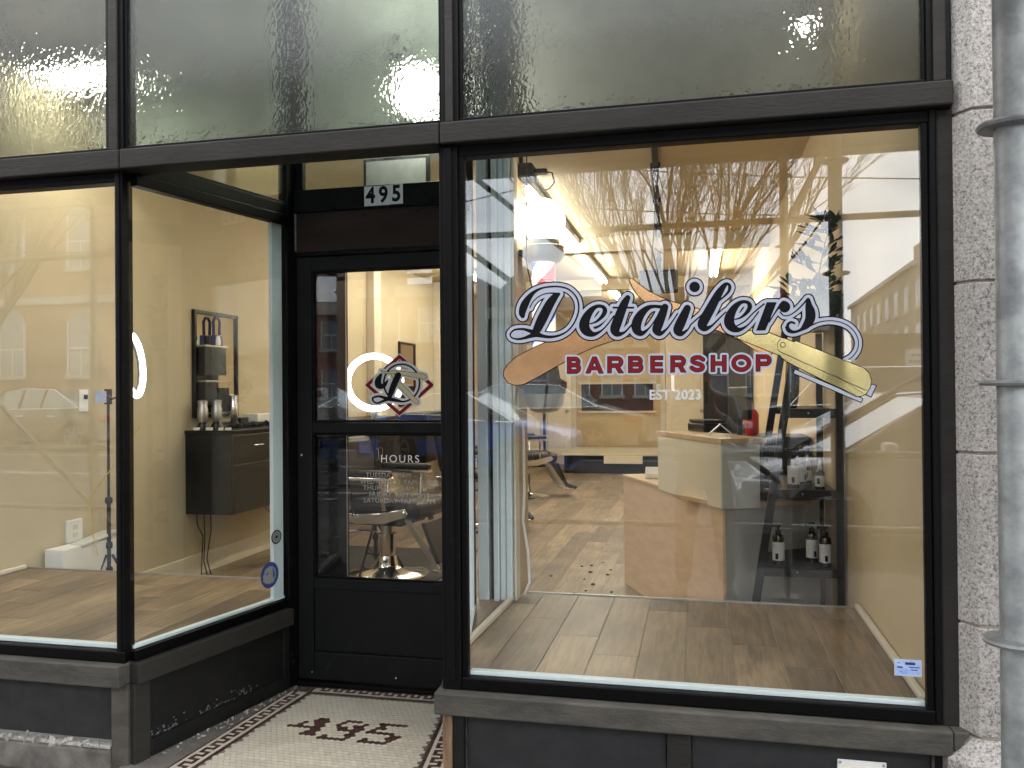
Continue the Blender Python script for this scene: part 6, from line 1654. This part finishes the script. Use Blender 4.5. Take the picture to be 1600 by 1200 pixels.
# apartment block on the right, turned towards the street
b = thing('apartment_block', 'buff brick apartment block with rows of windows reflected at the right of the big window', 'building', (22, -60, .25))
wl_ = Wing(Vector((12.6, -72, 0)), Vector((11.6, -46, 0)), -1)
wb = MB(); wl_.box(wb, 0, wl_.L, -14, 0, .2, 8.1); obj('wall', wb, M['apt'], b); rb_ = MB(); wl_.box(rb_, -.2, wl_.L + .2, -14.2, .25, 8.101, 8.35); obj('roof', rb_, M['stone'], b)
cb_ = MB(); wl_.box(cb_, wl_.L - 3.2, wl_.L - .4, -6, -.5, 8.351, 9.6); obj('chimney', cb_, M['apt'], b)
for k in range(9):
    for z in (1.2, 3.5, 5.8):
        m_ = MB(); u = 1.8 + k * 3.1
        for sgn in (1, -1):
            pass
        wl_.box(m_, u - .55, u + .55, .01, .06, z, z + 1.4); f = obj('window', m_, M['white_paint'], b)
        m_ = MB(); wl_.box(m_, u - .45, u - .05, .061, .075, z + .1, z + 1.3); wl_.box(m_, u + .05, u + .45, .061, .075, z + .1, z + 1.3); obj('pane', m_, M['win'], f)
        m_ = MB(); wl_.box(m_, u - .7, u + .7, .01, .2, z - .16, z - .001); obj('sill', m_, M['stone'], f)
b = building('distant_block', 'long plain block closing the street on the right', 30, 70, -90, -50, 9.0, 'apt'); windows_on(b, [32 + 3 * i for i in range(12)], (1.8, 5.2, 8.0), 1.2, 1.5, -49.99)
b = building('distant_row', 'far row of dark brick houses closing the street on the left', -90, -50, -60, -30, 9.0, 'brick_red'); windows_on(b, [-88 + 4 * i for i in range(9)], (1.8, 5.2), 1.1, 1.6, -29.99)
# sign board
b = thing('street_notice_board', 'brown board with a white notice reflected at the right of the big window', 'sign', (5.1, -20.5, .28))
obj('board', MB().box(4.1, 6.35, -20.6, -20.45, .5, 2.75), M['brown_sign'], b, bevel=.02); obj('board_cap', MB().box(4.0, 6.45, -20.66, -20.40, 2.751, 2.86), M['brown_sign'], b)
obj('post', MB().box(4.15, 4.3, -20.75, -20.601, .2, 2.74), M['brown_sign'], b); obj('post', MB().box(6.15, 6.3, -20.75, -20.601, .2, 2.74), M['brown_sign'], b)
obj('notice', MB().box(5.25, 6.05, -20.449, -20.43, 1.35, 2.45), M['white_paint'], b)
nt = MB()
for k in range(6):
    w = (.5, .62, .66, .4, .55, .62)[k]; x = 5.65 - w / 2; z = 2.28 - k * .155
    while x < 5.65 + w / 2 - .03:
        e = min(x + rnd.uniform(.05, .13), 5.65 + w / 2); nt.box(x, e, -20.4295, -20.425, z - .03, z + .03); x = e + .025
obj('small_print', nt, M['bulk'], b)
# utility pole and wires
b = thing('utility_pole', 'wooden utility pole with wires crossing the street reflection', 'utility pole', (-5.2, -21, .3))
obj('pole', MB().tube([(-5.2, -21, .2), (-5.2, -21, 8.6)], [.16, .11], 12), M['bark'], b); obj('crossarm', MB().box(-6.2, -4.2, -21.08, -20.92, 7.9, 8.05), M['bark'], b)
for k, (dx, z, e) in enumerate(((-.9, 8.1, (-30, -18, 8.4)), (.9, 8.1, (30, -26, 9.0)), (0, 7.4, (-30, -19, 7.0)), (0, 7.0, (26, -24, 8.0)), (-.5, 8.1, (-32, -30, 7.6)))):
    a = Vector((-5.2 + dx, -21, z)); q = Vector(e); obj('wire', MB().tube([a.lerp(q, i / 10) - Vector((0, 0, 1.2 * (1 - (2 * i / 10 - 1) ** 2))) for i in range(11)], .02, 4), M['black_matte'], b)

# ------------------------------------------------------------------ the photographer (behind the camera, seen only as a reflection)
pr0 = Vector((0.02, -3.16, -0.03))
ph = thing('person', 'person in pale grey jacket and dark trousers holding up a phone, reflected in the window', 'person', pr0)
def skin_mesh(name, verts, edges, radii, m, parent, root=0, sub=2):
    me = bpy.data.meshes.new(name); me.from_pydata([tuple(Vector(v)) for v in verts], edges, []); me.materials.append(m)
    me.polygons.foreach_set('use_smooth', [True] * len(me.polygons))
    o = bpy.data.objects.new(name, me); col.objects.link(o); o.parent = parent; ORG[o] = ORG[parent]
    md = o.modifiers.new('skin', 'SKIN'); md.use_smooth_shade = True
    sv = me.skin_vertices[0].data if me.skin_vertices else None
    if sv is None:
        bpy.context.view_layer.objects.active = o
    for i, r in enumerate(radii):
        me.skin_vertices[0].data[i].radius = r if isinstance(r, tuple) else (r, r)
        me.skin_vertices[0].data[i].use_root = (i == root)
    sd_ = o.modifiers.new('sub', 'SUBSURF'); sd_.levels = sub; sd_.render_levels = sub
    return o
# figure faces +y; local coordinates from the feet
bodyv = [(0, 0, .92), (0, .0, 1.10), (0, .0, 1.28), (0, -.01, 1.42), (0, 0, 1.50), (0, .02, 1.58), (0, .03, 1.66), (0, .02, 1.72),
         (-.17, -.01, 1.40), (-.23, .05, 1.16), (-.10, .24, 1.30), (-.055, .27, 1.38), (.17, -.01, 1.40), (.23, .05, 1.16), (.10, .24, 1.30), (.055, .27, 1.38),
         (-.10, 0, .86), (-.13, .02, .48), (-.15, -.01, .10), (-.16, .09, .035), (.10, 0, .86), (.14, .02, .48), (.16, -.01, .10), (.18, .09, .035)]
bodye = [(0, 1), (1, 2), (2, 3), (3, 4), (4, 5), (5, 6), (6, 7), (3, 8), (8, 9), (9, 10), (10, 11), (3, 12), (12, 13), (13, 14), (14, 15), (0, 16), (16, 17), (17, 18), (18, 19), (0, 20), (20, 21), (21, 22), (22, 23)]
bodyr = [(.14, .10), (.13, .09), (.15, .10), (.13, .09), (.05, .05), (.07, .08), (.08, .095), (.05, .06), (.055, .055), (.04, .04), (.03, .03), (.03, .018), (.055, .055), (.04, .04), (.03, .03), (.03, .018), (.09, .09), (.06, .06), (.04, .04), (.035, .03), (.09, .09), (.06, .06), (.04, .04), (.035, .03)]
def grow_r(idx, k): return [tuple(a + k for a in (bodyr[i] if isinstance(bodyr[i], tuple) else (bodyr[i],) * 2)) for i in idx]
try:
    import bmesh
    def skinned(name, idx, k, m):
        mp = {v: i for i, v in enumerate(idx)}
        ed = [(mp[a], mp[b_]) for a, b_ in bodye if a in mp and b_ in mp]
        bm = bmesh.new(); lay = bm.verts.layers.skin.verify()
        vs_ = []
        rad = grow_r(idx, k)
        for q, i in enumerate(idx):
            v = bm.verts.new(bodyv[i]); v[lay].radius = rad[q]; v[lay].use_root = (q == 0); vs_.append(v)
        for a, b_ in ed: bm.edges.new((vs_[a], vs_[b_]))
        me = bpy.data.meshes.new(name); bm.to_mesh(me); bm.free(); me.materials.append(m)
        o = bpy.data.objects.new(name, me); col.objects.link(o); o.parent = ph
        md = o.modifiers.new('skin', 'SKIN'); md.use_smooth_shade = True; s2 = o.modifiers.new('sub', 'SUBSURF'); s2.levels = 2; s2.render_levels = 2
        return o
    skinned('body', list(range(24)), 0.0, M['skin'])
    skinned('jacket', [0, 1, 2, 3, 8, 9, 10, 12, 13, 14], 0.022, M['jacket'])
    skinned('trousers', [0, 1, 16, 17, 18, 20, 21, 22], 0.018, M['trousers'])
except Exception as ex:
    print('person failed', ex)
hm = MB().sphere((0, .0, 1.70), .105, 16, 10, (.98, 1.05, .80)); obj('hair', moved(hm, lambda v: (v[0] + pr0.x, v[1] + pr0.y, v[2] + pr0.z)), M['hair'], ph, smooth=True)
for s in (-1, 1):
    sm_ = MB().sphere((s * .17, .08, .05), .06, 12, 8, (.85, 2.1, .8)); obj('shoe', moved(sm_, lambda v: (v[0] + pr0.x, v[1] + pr0.y, max(v[2], 0.001) + pr0.z)), M['shoe'], ph, smooth=True)
    for k in range(4):
        hx_ = s * (.035 + .002 * k); z = 1.40 + .020 * k
        fn = MB().tube([(s * .075, .275, z - .01), (s * .062, .295, z), (s * .045, .298, z + .002), (s * (.040 - .004 * k), .292, z + .003)], [.010, .010, .009, .007], 8)
        obj('finger', moved(fn, lambda v: (v[0] + pr0.x, v[1] + pr0.y, v[2] + pr0.z)), M['skin'], ph, smooth=True)
    th = MB().tube([(s * .07, .26, 1.39), (s * .055, .258, 1.41), (s * .038, .262, 1.425)], [.012, .011, .009], 8); obj('thumb', moved(th, lambda v: (v[0] + pr0.x, v[1] + pr0.y, v[2] + pr0.z)), M['skin'], ph, smooth=True)
fc = MB().sphere((0, .125, 1.625), .014, 8, 6, (.8, 1, 1.3)); obj('nose', moved(fc, lambda v: (v[0] + pr0.x, v[1] + pr0.y, v[2] + pr0.z)), M['skin'], ph, smooth=True)
for s in (-1, 1):
    ey_ = MB().sphere((s * .032, .108, 1.652), .011, 8, 6); obj('eye', moved(ey_, lambda v: (v[0] + pr0.x, v[1] + pr0.y, v[2] + pr0.z)), M['ink'], ph, smooth=True)
    er = MB().sphere((s * .088, .03, 1.645), .022, 8, 6, (.4, .8, 1.3)); obj('ear', moved(er, lambda v: (v[0] + pr0.x, v[1] + pr0.y, v[2] + pr0.z)), M['skin'], ph, smooth=True)
mth = MB().sphere((0, .115, 1.595), .018, 8, 6, (1.2, .4, .3)); obj('mouth', moved(mth, lambda v: (v[0] + pr0.x, v[1] + pr0.y, v[2] + pr0.z)), M['petal'], ph, smooth=True)
pn = thing('phone', 'black phone held up in both hands in front of the photographer', 'phone', (0.02, -2.878, 1.44)); obj('phone_body', MB().box(-.016, .056, -2.884, -2.874, 1.36, 1.505), M['black'], pn, bevel=.003)
